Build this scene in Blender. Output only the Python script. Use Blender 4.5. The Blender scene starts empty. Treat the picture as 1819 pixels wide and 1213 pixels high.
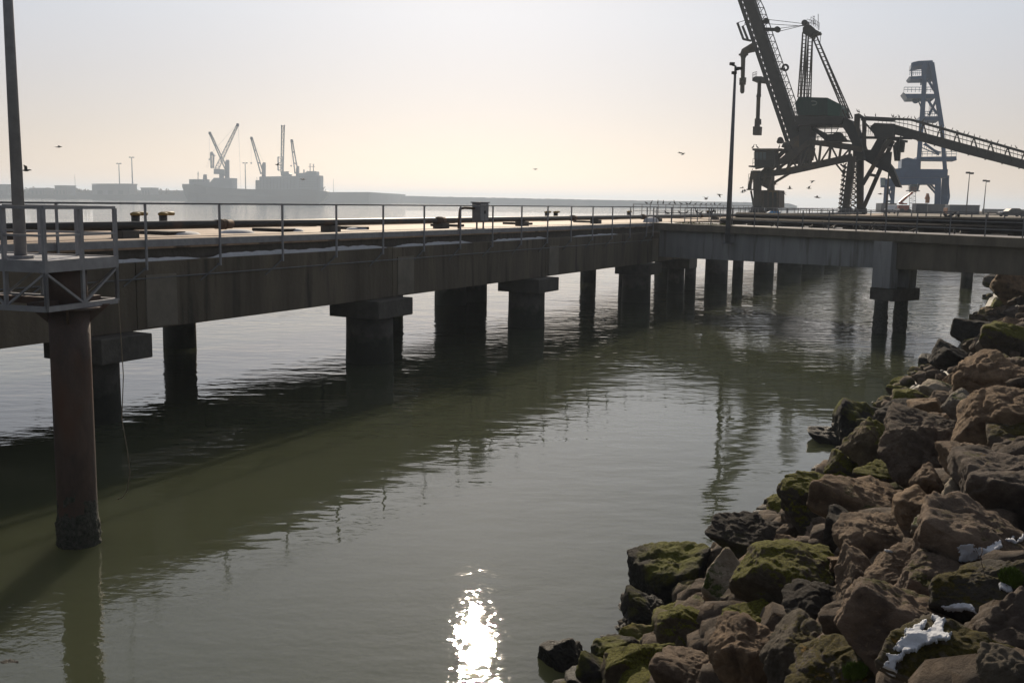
import bpy, math, random
import numpy as np
from mathutils import Vector, Matrix, noise as mnoise
random.seed(7)
S = bpy.context.scene
COL = S.collection

# ------------------------------------------------------------------ camera
FPX, CAMH = 1800.0, 6.3
_p = math.atan(249 / 1800); _r = math.radians(0.92)
_f = np.array([0, math.cos(_p), -math.sin(_p)])
_R0 = np.array([1.0, 0, 0]); _U0 = np.array([0, math.sin(_p), math.cos(_p)])
_R = _R0 * math.cos(_r) + _U0 * math.sin(_r); _U = -_R0 * math.sin(_r) + _U0 * math.cos(_r)
cd = bpy.data.cameras.new('camera'); cam = bpy.data.objects.new('camera', cd); COL.objects.link(cam)
cd.sensor_width = 36; cd.lens = FPX / 1819 * 36; cd.clip_start = 0.1; cd.clip_end = 40000
M = Matrix.Identity(4)
for i in range(3):
    M[i][0] = _R[i]; M[i][1] = _U[i]; M[i][2] = -_f[i]
M[2][3] = CAMH
cam.matrix_world = M
S.camera = cam

# ------------------------------------------------------------------ sky, sun, exposure
SUN_EL, SUN_AZ = math.radians(24.5), math.radians(-2.0)
w = bpy.data.worlds.new('World'); S.world = w; w.use_nodes = True
nt = w.node_tree; bg = nt.nodes['Background']
sky = nt.nodes.new('ShaderNodeTexSky'); sky.sky_type = 'NISHITA'; sky.sun_disc = False
sky.sun_elevation = SUN_EL; sky.sun_rotation = SUN_AZ; sky.altitude = 0
sky.air_density = 0.85; sky.dust_density = 0.55; sky.ozone_density = 1.0
# thin high veil of cloud: the clear sky dimmed a little plus an even pale layer
veil = nt.nodes.new('ShaderNodeMix'); veil.data_type = 'RGBA'; veil.inputs[0].default_value = 0.22; veil.inputs[7].default_value = (19.5, 18.2, 18.0, 1)
_tc = nt.nodes.new('ShaderNodeTexCoord'); _sx = nt.nodes.new('ShaderNodeSeparateXYZ'); nt.links.new(_tc.outputs['Generated'], _sx.inputs[0])
_mr = nt.nodes.new('ShaderNodeMapRange'); _mr.inputs[1].default_value = -.3; _mr.inputs[2].default_value = .75; _mr.inputs[3].default_value = .03; _mr.inputs[4].default_value = .23; nt.links.new(_sx.outputs[1], _mr.inputs[0]); nt.links.new(_mr.outputs[0], veil.inputs[0])
_er = nt.nodes.new('ShaderNodeValToRGB'); _er.color_ramp.elements[0].position = .0; _er.color_ramp.elements[0].color = (.66, .38, .22, 1); _er.color_ramp.elements[1].position = .17; _er.color_ramp.elements[1].color = (.95, .98, 1.0, 1)
nt.links.new(_sx.outputs[2], _er.inputs[0]); _vm = nt.nodes.new('ShaderNodeVectorMath'); _vm.operation = 'SCALE'; _vm.inputs[3].default_value = 27.0; nt.links.new(_er.outputs[0], _vm.inputs[0]); nt.links.new(_vm.outputs[0], veil.inputs[7])
_hs = nt.nodes.new('ShaderNodeHueSaturation'); _hs.inputs['Saturation'].default_value = .66; _hs.inputs['Value'].default_value = .80; nt.links.new(sky.outputs[0], _hs.inputs['Color']); nt.links.new(_hs.outputs[0], veil.inputs[6]); _tn = nt.nodes.new('ShaderNodeVectorMath'); _tn.operation = 'MULTIPLY'; _tn.inputs[1].default_value = (1.09, 1.06, 1.07); nt.links.new(veil.outputs[2], _tn.inputs[0]); nt.links.new(_tn.outputs[0], bg.inputs[0]); bg.inputs[1].default_value = 0.05
sl = bpy.data.lights.new('sun', 'SUN'); sl.energy = 4.2; sl.angle = math.radians(0.53); sl.color = (1.0, 0.85, 0.66)
so = bpy.data.objects.new('sun', sl); COL.objects.link(so)
_sd = Vector((math.sin(SUN_AZ) * math.cos(SUN_EL), math.cos(SUN_AZ) * math.cos(SUN_EL), math.sin(SUN_EL)))
so.rotation_euler = (-_sd).to_track_quat('-Z', 'Y').to_euler(); so.location = (0, 30, 60)
S.view_settings.view_transform = 'Standard'; S.view_settings.look = 'None'
S.view_settings.exposure = 0.16; S.view_settings.gamma = 1.0
S.render.engine = 'CYCLES'
S.cycles.use_denoising = True
S.cycles.max_bounces = 6; S.cycles.diffuse_bounces = 3; S.cycles.glossy_bounces = 3
S.cycles.volume_bounces = 0; S.cycles.sample_clamp_indirect = 4.0
S.cycles.caustics_reflective = False; S.cycles.caustics_refractive = False

# ------------------------------------------------------------------ photo geometry helpers (survey of the place from the view)
def ray(x, y): return _f * FPX + _R * (x - 909.5) - _U * (y - 606.5)
def at(x, y, z):
    d = ray(x, y); return np.array([0, 0, CAMH]) + d * (z - CAMH) / d[2]
def atY(x, y, Y):
    d = ray(x, y); return np.array([0, 0, CAMH]) + d * Y / d[1]
class VPlane:
    """vertical plane through o along u, shifted by v along its normal"""
    def __init__(s, o, u):
        s.o = np.array([o[0], o[1], 0.0]); s.u = np.array([u[0], u[1], 0.0]); s.u /= np.linalg.norm(s.u)
        s.n = np.array([-s.u[1], s.u[0], 0.0])
    def p(s, x, y, v=0.0):
        d = ray(x, y); k = (s.n @ (s.o + s.n * v)) / (s.n @ d)
        return np.array([0, 0, CAMH]) + d * k
    def m(s, u, v, z): return s.o + s.u * u + s.n * v + np.array([0, 0, z])

# ------------------------------------------------------------------ mesh builder
OFF = {}
class MB:
    def __init__(s): s.v = []; s.f = []; s.sm = []
    def add(s, vs, fs, smooth=False):
        b = len(s.v); s.v += [tuple(map(float, v)) for v in vs]; s.f += [tuple(b + i for i in f) for f in fs]; s.sm += [smooth] * len(fs)
    def hexa(s, p):   # 8 points: bottom ring 0-3, top ring 4-7
        s.add(p, [(3, 2, 1, 0), (4, 5, 6, 7), (0, 1, 5, 4), (1, 2, 6, 5), (2, 3, 7, 6), (3, 0, 4, 7)])
    def box(s, c, size, ax=(1, 0)):
        u = np.array([ax[0], ax[1], 0.0]); u /= np.linalg.norm(u); v = np.array([-u[1], u[0], 0]); k = np.array([0, 0, 1.0])
        a, b, h = size[0] / 2, size[1] / 2, size[2] / 2; c = np.array(c, float)
        s.hexa([c + u * i * a + v * j * b + k * l * h for l in (-1, 1) for i, j in ((-1, -1), (1, -1), (1, 1), (-1, 1))])
    def bar(s, p0, p1, w, h=None, up=(0, 0, 1)):
        h = w if h is None else h
        p0 = np.array(p0, float); p1 = np.array(p1, float); d = p1 - p0; L = np.linalg.norm(d)
        if L < 1e-6: return
        d /= L; up = np.array(up, float)
        if abs(d @ up) > 0.98: up = np.array([0.46, 0.89, 0.0])
        a = np.cross(d, up); a /= np.linalg.norm(a); b = np.cross(a, d)
        s.hexa([q + a * i * w / 2 + b * j * h / 2 for q in (p0, p1) for i, j in ((-1, -1), (1, -1), (1, 1), (-1, 1))])
    def tube(s, pts, rs, n=8, cap=True, smooth=True):
        pts = [np.array(p, float) for p in pts]
        if not hasattr(rs, '__len__'): rs = [rs] * len(pts)
        rings = []; ref = None
        for i, p in enumerate(pts):
            d = pts[min(i + 1, len(pts) - 1)] - pts[max(i - 1, 0)]; d /= (np.linalg.norm(d) + 1e-12)
            if ref is None:
                ref = np.array([0, 0, 1.0]) if abs(d[2]) < .9 else np.array([1.0, 0, 0])
            a = ref - d * (ref @ d); a /= np.linalg.norm(a); ref = a; b = np.cross(d, a)
            rings.append([p + rs[i] * (a * math.cos(2 * math.pi * k / n) + b * math.sin(2 * math.pi * k / n)) for k in range(n)])
        vs = [q for r in rings for q in r]; fs = []
        for i in range(len(pts) - 1):
            for k in range(n):
                fs.append((i * n + k, i * n + (k + 1) % n, (i + 1) * n + (k + 1) % n, (i + 1) * n + k))
        s.add(vs, fs, smooth)
        if cap:
            b = len(s.v) - len(vs)
            s.f += [tuple(b + k for k in reversed(range(n))), tuple(b + (len(pts) - 1) * n + k for k in range(n))]; s.sm += [False, False]
    def prism(s, poly, vec):   # poly: 3-D points of an outline, extruded by vec
        n = len(poly); vec = np.array(vec, float)
        vs = [np.array(p, float) for p in poly] + [np.array(p, float) + vec for p in poly]
        s.add(vs, [tuple(reversed(range(n))), tuple(range(n, 2 * n))] + [(i, (i + 1) % n, n + (i + 1) % n, n + i) for i in range(n)])
    def disc(s, c, axis, r, th, n=14):
        a = np.array(axis, float); a /= np.linalg.norm(a); c = np.array(c, float)
        s.tube([c - a * th / 2, c + a * th / 2], r, n, smooth=False)
    def build(s, name, mat, parent=None, bevel=0.0, off=None):
        o = parent
        loc = np.array(OFF.get(parent.name, (0, 0, 0))) if parent is not None else np.array(off if off is not None else (0, 0, 0), float)
        me = bpy.data.meshes.new(name)
        me.from_pydata([tuple(np.array(v) - loc) for v in s.v], [], s.f); me.update()
        bm_fix(me)
        me.polygons.foreach_set('use_smooth', s.sm) if len(s.sm) == len(me.polygons) else None
        ob = bpy.data.objects.new(name, me); COL.objects.link(ob)
        if mat is not None: me.materials.append(mat)
        if parent is not None:
            ob.parent = parent; OFF[ob.name] = tuple(loc)
        else:
            ob.location = tuple(loc); OFF[ob.name] = tuple(loc)
        if bevel:
            md = ob.modifiers.new('bevel', 'BEVEL'); md.width = bevel; md.segments = 2; md.limit_method = 'ANGLE'; md.angle_limit = math.radians(40)
        return ob
import bmesh
def bm_fix(me):
    b = bmesh.new(); b.from_mesh(me); bmesh.ops.recalc_face_normals(b, faces=b.faces); b.to_mesh(me); b.free()
def root(name, label, cat, loc, group=None, rz=0.0):
    o = bpy.data.objects.new(name, None); COL.objects.link(o); o.location = tuple(map(float, loc)); o.rotation_euler = (0, 0, rz)
    o.empty_display_size = 0.3; OFF[o.name] = tuple(map(float, loc))
    return tag(o, label, cat, group)
def tag(o, label=None, cat=None, group=None, kind=None):
    if label: o['label'] = label
    if cat: o['category'] = cat
    if group: o['group'] = group
    if kind: o['kind'] = kind
    return o
def dup(r, loc, rz=0.0, label=None, scale=None):
    c = r.copy(); COL.objects.link(c); c.location = tuple(map(float, loc)); c.rotation_euler = (0, 0, rz)
    if label: c['label'] = label
    if scale: c.scale = (scale,) * 3
    for ch in list(r.children):
        k = ch.copy(); COL.objects.link(k); k.parent = c
        for g in list(ch.children):
            d = g.copy(); COL.objects.link(d); d.parent = k
    return c

# ------------------------------------------------------------------ materials
def mat(name, c1, c2=None, scale=3.0, rough=0.7, metal=0.0, bump=0.0, bscale=None, stretch=None, c3=None, c3scale=1.0, c3lo=0.55, c3hi=0.7, spec=0.5, detail=6):
    m = bpy.data.materials.new(name); m.use_nodes = True; n = m.node_tree.nodes; l = m.node_tree.links
    b = n['Principled BSDF']; b.inputs['Roughness'].default_value = rough; b.inputs['Metallic'].default_value = metal
    b.inputs['Specular IOR Level'].default_value = spec
    if c2 is None: c2 = tuple(x * 0.65 for x in c1)
    g = n.new('ShaderNodeNewGeometry'); mp = n.new('ShaderNodeMapping'); l.new(g.outputs['Position'], mp.inputs[0])
    if stretch: mp.inputs['Scale'].default_value = stretch
    tx = n.new('ShaderNodeTexNoise'); tx.inputs['Scale'].default_value = scale; tx.inputs['Detail'].default_value = detail; tx.inputs['Roughness'].default_value = .65
    l.new(mp.outputs[0], tx.inputs['Vector'])
    r = n.new('ShaderNodeValToRGB'); r.color_ramp.elements[0].position = .32; r.color_ramp.elements[1].position = .68
    r.color_ramp.elements[0].color = (*c2, 1); r.color_ramp.elements[1].color = (*c1, 1); l.new(tx.outputs[0], r.inputs[0])
    out = r.outputs[0]
    if c3:
        t3 = n.new('ShaderNodeTexNoise'); t3.inputs['Scale'].default_value = c3scale; t3.inputs['Detail'].default_value = 8; l.new(mp.outputs[0], t3.inputs['Vector'])
        r3 = n.new('ShaderNodeMapRange'); r3.inputs[1].default_value = c3lo; r3.inputs[2].default_value = c3hi; l.new(t3.outputs[0], r3.inputs[0])
        mx = n.new('ShaderNodeMix'); mx.data_type = 'RGBA'; l.new(r3.outputs[0], mx.inputs[0]); l.new(out, mx.inputs[6]); mx.inputs[7].default_value = (*c3, 1); out = mx.outputs[2]
    l.new(out, b.inputs['Base Color'])
    if bump:
        tb = n.new('ShaderNodeTexNoise'); tb.inputs['Scale'].default_value = bscale or scale * 4; tb.inputs['Detail'].default_value = 8; l.new(g.outputs['Position'], tb.inputs['Vector'])
        bp = n.new('ShaderNodeBump'); bp.inputs['Distance'].default_value = bump; bp.inputs['Strength'].default_value = 1.0
        l.new(tb.outputs[0], bp.inputs['Height']); l.new(bp.outputs[0], b.inputs['Normal'])
    return m
MT = {}
MT['girder'] = mat('girder_concrete', (.19, .155, .11), (.075, .06, .042), 1.1, .85, bump=.02, bscale=9, stretch=(1, 1, .12), c3=(.05, .042, .03), c3scale=2.2, c3lo=.52, c3hi=.68)
MT['girder2'] = mat('grey_concrete', (.34, .34, .34), (.24, .24, .24), 1.2, .85, bump=.015, bscale=9, stretch=(1, 1, .14), c3=(.13, .115, .095), c3scale=2.0, c3lo=.54, c3hi=.72)
MT['panel'] = mat('patched_concrete', (.24, .21, .17), (.16, .14, .11), 1.5, .85, bump=.01)
MT['brown_concrete'] = mat('brown_concrete', (.20, .17, .13), (.11, .095, .07), 1.0, .85, bump=.02, bscale=9, stretch=(1, 1, .3))
MT['dark_concrete'] = mat('dark_wet_concrete', (.11, .10, .085), (.05, .045, .04), 1.4, .7, bump=.03, bscale=7)
def tide(m, z0=1.0):
    n = m.node_tree.nodes; l = m.node_tree.links; b = n['Principled BSDF']; src = b.inputs['Base Color'].links[0].from_socket
    g = n.new('ShaderNodeNewGeometry'); sx = n.new('ShaderNodeSeparateXYZ'); l.new(g.outputs['Position'], sx.inputs[0]); t = n.new('ShaderNodeTexNoise'); t.inputs['Scale'].default_value = 2.5; t.inputs['Detail'].default_value = 8; l.new(g.outputs['Position'], t.inputs['Vector'])
    a = n.new('ShaderNodeMath'); a.operation = 'MULTIPLY_ADD'; l.new(t.outputs[0], a.inputs[0]); a.inputs[1].default_value = 1.1; l.new(sx.outputs[2], a.inputs[2])
    r = n.new('ShaderNodeMapRange'); r.inputs[1].default_value = z0 + .35; r.inputs[2].default_value = z0 + .75; r.inputs[3].default_value = 1; r.inputs[4].default_value = 0; l.new(a.outputs[0], r.inputs[0])
    x = n.new('ShaderNodeMix'); x.data_type = 'RGBA'; l.new(r.outputs[0], x.inputs[0]); l.new(src, x.inputs[6]); x.inputs[7].default_value = (.018, .020, .012, 1); l.new(x.outputs[2], b.inputs['Base Color']); return m
tide(MT['dark_concrete'])
MT['deck'] = mat('sandy_deck', (.42, .30, .21), (.24, .17, .12), 1.5, .75, bump=.02, bscale=6, c3=(.10, .07, .05), c3scale=.8, c3lo=.58, c3hi=.66)
MT['trestle_deck'] = mat('pale_deck', (.42, .40, .38), (.30, .28, .26), 2, .45, bump=.01)
MT['steel'] = mat('galvanised_steel', (.34, .34, .36), (.24, .24, .255), 4, .55, .2, bump=.002, bscale=40)
MT['steel_dark'] = mat('weathered_steel', (.20, .205, .22), (.13, .13, .14), 4, .6, .2)
MT['pipe'] = mat('black_pipe', (.028, .025, .023), (.016, .014, .013), 2, .5, c3=(.07, .04, .025), c3scale=1.2, c3lo=.6, c3hi=.72)
MT['rack_pipe'] = mat('dull_black_pipe', (.03, .028, .027), (.02, .018, .018), 2, .95, spec=.1)
MT['rust'] = mat('rusty_steel', (.13, .075, .04), (.06, .038, .026), 3, .8, bump=.004)
MT['pile'] = mat('pile_steel', (.12, .075, .058), (.048, .034, .03), 2.2, .7, bump=.01, bscale=10, stretch=(1, 1, .35), c3=(.11, .05, .03), c3scale=1.6, c3lo=.54, c3hi=.72)
MT['yellow'] = mat('chipped_yellow_paint', (.22, .15, .02), (.20, .13, .02), 8, .6)
MT['loader'] = mat('loader_brown_steel', (.085, .065, .045), (.045, .036, .028), .6, .7, c3=(.13, .085, .035), c3scale=.35, c3lo=.58, c3hi=.68)
MT['loader_dark'] = mat('loader_dark_steel', (.045, .04, .035), (.028, .025, .023), .8, .7)
MT['green'] = mat('green_cladding', (.012, .052, .036), (.009, .038, .027), .6, .6, stretch=(1, 1, .2))
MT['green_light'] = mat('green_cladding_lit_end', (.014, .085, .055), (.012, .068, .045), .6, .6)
MT['emblem'] = mat('faded_emblem', (.16, .22, .20), (.12, .17, .15), 3, .6)
MT['glass'] = mat('cab_glass', (.10, .12, .13), (.08, .10, .11), 1, .08)
MT['blue'] = mat('blue_grey_steel', (.04, .115, .26), (.03, .085, .19), .5, .6)
MT['cabglass2'] = mat('pale_cab_glass', (.30, .40, .42), (.24, .34, .36), 1, .15)
MT['grey_box'] = mat('grey_box_steel', (.22, .23, .25), (.17, .18, .19), .8, .6, stretch=(1, 1, .1))
MT['darkblue_box'] = mat('dark_blue_box_steel', (.05, .075, .11), (.035, .05, .075), .8, .6)
MT['red'] = mat('red_paint', (.38, .06, .035), (.26, .045, .03), 1, .5)
MT['orange'] = mat('orange_paint', (.40, .15, .04), (.28, .10, .03), 1, .5)
MT['white'] = mat('white_paint', (.78, .78, .78), (.68, .68, .68), 1, .35)
MT['carblack'] = mat('dark_car_paint', (.06, .065, .07), (.05, .055, .06), 1, .25)
MT['tyre'] = mat('tyre_rubber', (.02, .02, .02), (.015, .015, .015), 3, .8)
MT['hull'] = mat('ship_hull_hazed', (.05, .09, .14), (.04, .075, .115), .05, .6)  # blue tint puts part of the distance haze into the hull colour
MT['shipwhite'] = mat('ship_upperworks_hazed', (.17, .24, .31), (.14, .20, .26), .05, .6)  # upperworks colour carries a share of the haze as blue
MT['shipcrane'] = mat('ship_crane_hazed', (.08, .12, .18), (.07, .105, .155), .05, .6)  # haze tint mixed into the colour of far cranes and masts
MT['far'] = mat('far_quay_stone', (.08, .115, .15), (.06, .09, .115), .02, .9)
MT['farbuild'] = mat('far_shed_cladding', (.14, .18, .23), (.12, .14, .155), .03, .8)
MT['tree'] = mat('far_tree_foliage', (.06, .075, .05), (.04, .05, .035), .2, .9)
MT['bird'] = mat('dark_plumage', (.02, .018, .017), (.012, .011, .011), 9, .7)
MT['gull'] = mat('grey_plumage', (.10, .095, .09), (.06, .055, .05), 9, .7)
MT['rope'] = mat('faded_rope', (.30, .25, .18), (.22, .18, .13), 12, .9)
MT['twig'] = mat('dry_twig_bark', (.16, .12, .09), (.10, .075, .06), 20, .9)
MT['grass'] = mat('short_grass', (.13, .15, .035), (.08, .10, .025), 9, .9)
MT['tuft'] = mat('bright_moss', (.10, .16, .015), (.06, .10, .01), 20, .95, bump=.01, bscale=60)
MT['timber'] = mat('old_timber', (.045, .036, .03), (.025, .02, .018), 3, .85)
MT['tarp'] = mat('blue_tarp', (.02, .25, .55), (.015, .18, .42), 2, .5)
MT['barnacle'] = mat('barnacle_crust', (.10, .095, .08), (.025, .03, .018), 14, .8, bump=.03, bscale=25)

def snow_mat():
    m = mat('shade_dimmed_snow', (.58, .60, .64), (.50, .52, .56), 9, .8, bump=.006, bscale=60, c3=(.16, .13, .11), c3scale=24, c3lo=.68, c3hi=.72); b = m.node_tree.nodes['Principled BSDF']  # base colour lowered to stand in for shade; dark specks are dirt
    b.inputs['Subsurface Weight'].default_value = 0.0
    return m
MT['snow'] = snow_mat()

def rock_mat(name, base1, base2, moss, mosscol, wet_z, lichen=0.0):
    m = bpy.data.materials.new(name); m.use_nodes = True; n = m.node_tree.nodes; l = m.node_tree.links
    b = n['Principled BSDF']
    g = n.new('ShaderNodeNewGeometry'); oi = n.new('ShaderNodeObjectInfo'); tc = n.new('ShaderNodeTexCoord')
    def noise(scale, det=8, rough=.65):
        t = n.new('ShaderNodeTexNoise'); t.inputs['Scale'].default_value = scale; t.inputs['Detail'].default_value = det; t.inputs['Roughness'].default_value = rough
        l.new(g.outputs['Position'], t.inputs['Vector']); return t.outputs[0]
    def math_(op, a, bb=None, clamp=False):
        k = n.new('ShaderNodeMath'); k.operation = op; k.use_clamp = clamp
        for i, v in enumerate((a, bb)):
            if v is None: continue
            if isinstance(v, (int, float)): k.inputs[i].default_value = v
            else: l.new(v, k.inputs[i])
        return k.outputs[0]
    def rng(v, a, c, d=0.0, e=1.0):
        k = n.new('ShaderNodeMapRange'); k.inputs[1].default_value = a; k.inputs[2].default_value = c; k.inputs[3].default_value = d; k.inputs[4].default_value = e; l.new(v, k.inputs[0]); return k.outputs[0]
    def mix(fac, A, B):
        k = n.new('ShaderNodeMix'); k.data_type = 'RGBA'
        for i, v in ((0, fac), (6, A), (7, B)):
            if isinstance(v, (int, float)): k.inputs[i].default_value = v
            elif isinstance(v, tuple): k.inputs[i].default_value = (*v, 1)
            else: l.new(v, k.inputs[i])
        return k.outputs[2]
    n1 = noise(3.2); n2 = noise(17.0, 6, .75); n3 = noise(1.1, 10, .6)
    c = mix(rng(n1, .36, .66), base2, base1)
    c = mix(rng(n2, .52, .74, 0, .55), c, tuple(x * .38 for x in base2))
    c = mix(rng(n2, .26, .42, .45, 0), c, tuple(min(1, x * 1.7) for x in base1))
    vr = n.new('ShaderNodeHueSaturation'); l.new(c, vr.inputs['Color']); l.new(rng(oi.outputs['Random'], 0, 1, .66, 1.42), vr.inputs['Value']); l.new(rng(oi.outputs['Random'], 0, 1, .8, 1.1), vr.inputs['Saturation'])
    c = vr.outputs[0]
    sx = n.new('ShaderNodeSeparateXYZ'); l.new(g.outputs['Position'], sx.inputs[0]); z = sx.outputs[2]
    sn = n.new('ShaderNodeSeparateXYZ'); l.new(g.outputs['Normal'], sn.inputs[0]); nz = sn.outputs[2]
    zj = math_('ADD', z, rng(n1, .3, .7, -.25, .25))
    if moss > 0:
        mf = math_('ADD', math_('ADD', math_('MULTIPLY', nz, .28), n3), math_('MULTIPLY', math_('SUBTRACT', n2, .5), .35))
        mf = rng(mf, .92 - moss * .45, 1.0 - moss * .45)
        k2 = noise(40, 4); c = mix(mf, c, mix(rng(k2, .35, .65), tuple(x * .35 for x in mosscol), mosscol))
    if lichen > 0:
        lf = math_('MULTIPLY', rng(noise(5, 8, .7), .66 - lichen * .12, .70 - lichen * .12), rng(nz, .2, .6)); c = mix(lf, c, (.26, .15, .025))
    wet = rng(zj, wet_z, wet_z - .35)
    ag = math_('MULTIPLY', math_('MULTIPLY', rng(zj, wet_z - .25, wet_z), rng(zj, wet_z + .75, wet_z + .25)), rng(n3, .44, .55))
    c = mix(math_('MULTIPLY', ag, .85), c, (.15, .155, .014))
    c = mix(wet, c, mix(rng(n2, .4, .7), (.012, .011, .009), (.045, .038, .028)))
    l.new(c, b.inputs['Base Color'])
    l.new(rng(wet, 0, 1, .9, .55), b.inputs['Roughness']); b.inputs['Specular IOR Level'].default_value = .25
    hb = math_('ADD', math_('MULTIPLY', noise(7, 10, .75), .12), math_('MULTIPLY', noise(26, 8, .8), .075))
    bp = n.new('ShaderNodeBump'); bp.inputs['Distance'].default_value = 1.0; bp.inputs['Strength'].default_value = .9; l.new(hb, bp.inputs['Height']); l.new(bp.outputs[0], b.inputs['Normal'])
    return m
RM = {
 'brown': rock_mat('brown_boulder_stone', (.31, .225, .150), (.12, .085, .058), .10, (.10, .10, .015), .35, .0),
 'grey': rock_mat('grey_brown_boulder_stone', (.29, .218, .16), (.125, .094, .072), .24, (.11, .10, .015), .3, .12),
 'moss': rock_mat('mossy_boulder_stone', (.17, .135, .09), (.08, .065, .045), .78, (.19, .185, .016), .3, .0),
 'lichen': rock_mat('lichen_boulder_stone', (.18, .15, .11), (.09, .075, .055), .52, (.13, .105, .015), .2, .45),
 'wet': rock_mat('wet_dark_boulder_stone', (.065, .055, .045), (.028, .024, .02), .0, (.05, .07, .01), .9),
 'pale': rock_mat('pale_boulder_stone', (.40, .35, .28), (.24, .20, .15), .35, (.10, .13, .02), .25),
}

def water_mat():
    m = bpy.data.materials.new('harbour_water'); m.use_nodes = True; n = m.node_tree.nodes; l = m.node_tree.links
    b = n['Principled BSDF']; b.subsurface_method = 'BURLEY'; b.inputs['Base Color'].default_value = (.058, .066, .038, 1); b.inputs['Subsurface Weight'].default_value = 1.0; b.inputs['Subsurface Radius'].default_value = (1.0, 1.0, .7); b.inputs['Subsurface Scale'].default_value = 1.6; b.inputs['Roughness'].default_value = .016; b.inputs['IOR'].default_value = 1.55
    g = n.new('ShaderNodeNewGeometry')
    def noise(scale, st=(1, 1, 1), det=3, rot=0.0):
        mp = n.new('ShaderNodeMapping'); mp.inputs['Scale'].default_value = st; mp.inputs['Rotation'].default_value = (0, 0, rot); l.new(g.outputs['Position'], mp.inputs[0])
        t = n.new('ShaderNodeTexNoise'); t.inputs['Scale'].default_value = scale; t.inputs['Detail'].default_value = det; t.inputs['Roughness'].default_value = .5; l.new(mp.outputs[0], t.inputs['Vector']); return t.outputs[0]
    def mth(op, a, c):
        k = n.new('ShaderNodeMath'); k.operation = op
        for i, v in enumerate((a, c)):
            if isinstance(v, (int, float)): k.inputs[i].default_value = v
            else: l.new(v, k.inputs[i])
        return k.outputs[0]
    def rng(v, a, c, d, e):
        k = n.new('ShaderNodeMapRange'); k.inputs[1].default_value = a; k.inputs[2].default_value = c; k.inputs[3].default_value = d; k.inputs[4].default_value = e; l.new(v, k.inputs[0]); return k.outputs[0]
    h = mth('MULTIPLY', noise(.45, (.5, 1, 1), 2, .25), .016)
    h = mth('ADD', h, mth('MULTIPLY', noise(1.7, (.55, 1, 1), 2, -.2), .013))
    h = mth('ADD', h, mth('MULTIPLY', noise(6.0, (.6, 1, 1), 3, .15), .0010))
    h = mth('ADD', h, mth('MULTIPLY', noise(19.0, (.7, 1, 1), 2, .4), mth('MULTIPLY', rng(noise(.16, (1, 1, 1), 3), .46, .58, 0, 1), .0010)))
    sy = n.new('ShaderNodeSeparateXYZ'); l.new(g.outputs['Position'], sy.inputs[0])
    h = mth('ADD', h, mth('MULTIPLY', mth('ADD', mth('MULTIPLY', noise(8.0, (.8, 1, 1), 3, .3), .0043), mth('MULTIPLY', noise(2.6, (.7, 1, 1), 2, -.1), .006)), rng(sy.outputs[1], 15.0, 18.5, 1.0, 0.0)))
    sx = n.new('ShaderNodeSeparateXYZ'); l.new(g.outputs['Position'], sx.inputs[0])
    far = rng(sx.outputs[1], 20, 75, .85, 3.0)
    patch = rng(noise(.07, (1, 1, 1), 2), .35, .65, .6, 1.5)
    h = mth('MULTIPLY', mth('MULTIPLY', h, far), patch)
    bp = n.new('ShaderNodeBump'); bp.inputs['Strength'].default_value = 1; bp.inputs['Distance'].default_value = 1; l.new(h, bp.inputs['Height']); l.new(bp.outputs[0], b.inputs['Normal'])
    return m
MT['water'] = water_mat()

# ------------------------------------------------------------------ setting: water, shore ground, quay ground
JP = VPlane((-12.59, 24.63), (0.4626, 0.8866))          # near face of the jetty: u along it, n towards its seaward side
TP = VPlane((9.86, 65.2), (0.527, -0.850))            # near face of the approach trestle
E_, N_ = JP.u, JP.n
b = MB(); b.add([(-9000, -200, 0), (9000, -200, 0), (9000, 12000, 0), (-9000, 12000, 0)], [(0, 1, 2, 3)])
tag(b.build('water', MT['water']), kind='structure')
SH = [(-34, 5.0), (-12, 6.5), (-6, 7.2), (-3, 7.2), (-1, 8.6), (-.1, 11.0), (.5, 12.3), (1.2, 13.3), (2.0, 15.5), (3.9, 18.4), (6, 21.5), (8.0, 24.6), (8.8, 27.3), (12.9, 34.8), (16.8, 40.2), (27.2, 59.8), (41.9, 88.6), (75, 150)]
SHA = np.array(SH, float)
def shore_d(x, y):
    best = 1e9; sg = 1
    P = np.array([x, y])
    for a, c in zip(SHA[:-1], SHA[1:]):
        t = np.clip((P - a) @ (c - a) / ((c - a) @ (c - a)), 0, 1); q = a + (c - a) * t; dd = np.linalg.norm(P - q)
        if dd < best:
            best = dd; cr = (c[0] - a[0]) * (P[1] - a[1]) - (c[1] - a[1]) * (P[0] - a[0]); sg = -1 if cr > 0 else 1
    return best * sg
SLOPE = 1.28
GX0, GY0, GS = -20.0, 2.0, 0.2
_gx, _gy = np.meshgrid(np.arange(GX0, 75, GS), np.arange(GY0, 135, GS), indexing='ij')
_bd = np.full(_gx.shape, 1e9); _sg = np.ones(_gx.shape)
for a, c in zip(SHA[:-1], SHA[1:]):
    e_ = c - a; t = np.clip(((_gx - a[0]) * e_[0] + (_gy - a[1]) * e_[1]) / (e_ @ e_), 0, 1)
    dd = np.hypot(_gx - a[0] - e_[0] * t, _gy - a[1] - e_[1] * t); cr = e_[0] * (_gy - a[1]) - e_[1] * (_gx - a[0])
    m_ = dd < _bd; _bd[m_] = dd[m_]; _sg[m_] = np.where(cr[m_] > 0, -1, 1)
SD = _bd * _sg
def shore_d(x, y):
    i = np.clip(((np.asarray(x) - GX0) / GS).astype(int), 0, SD.shape[0] - 1); j = np.clip(((np.asarray(y) - GY0) / GS).astype(int), 0, SD.shape[1] - 1)
    return SD[i, j]
def shore_z(x, y):
    return np.clip(shore_d(x, y) / SLOPE, -1.5, 4.75)
_ks = np.arange(2.5, 130, 0.06)
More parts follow.
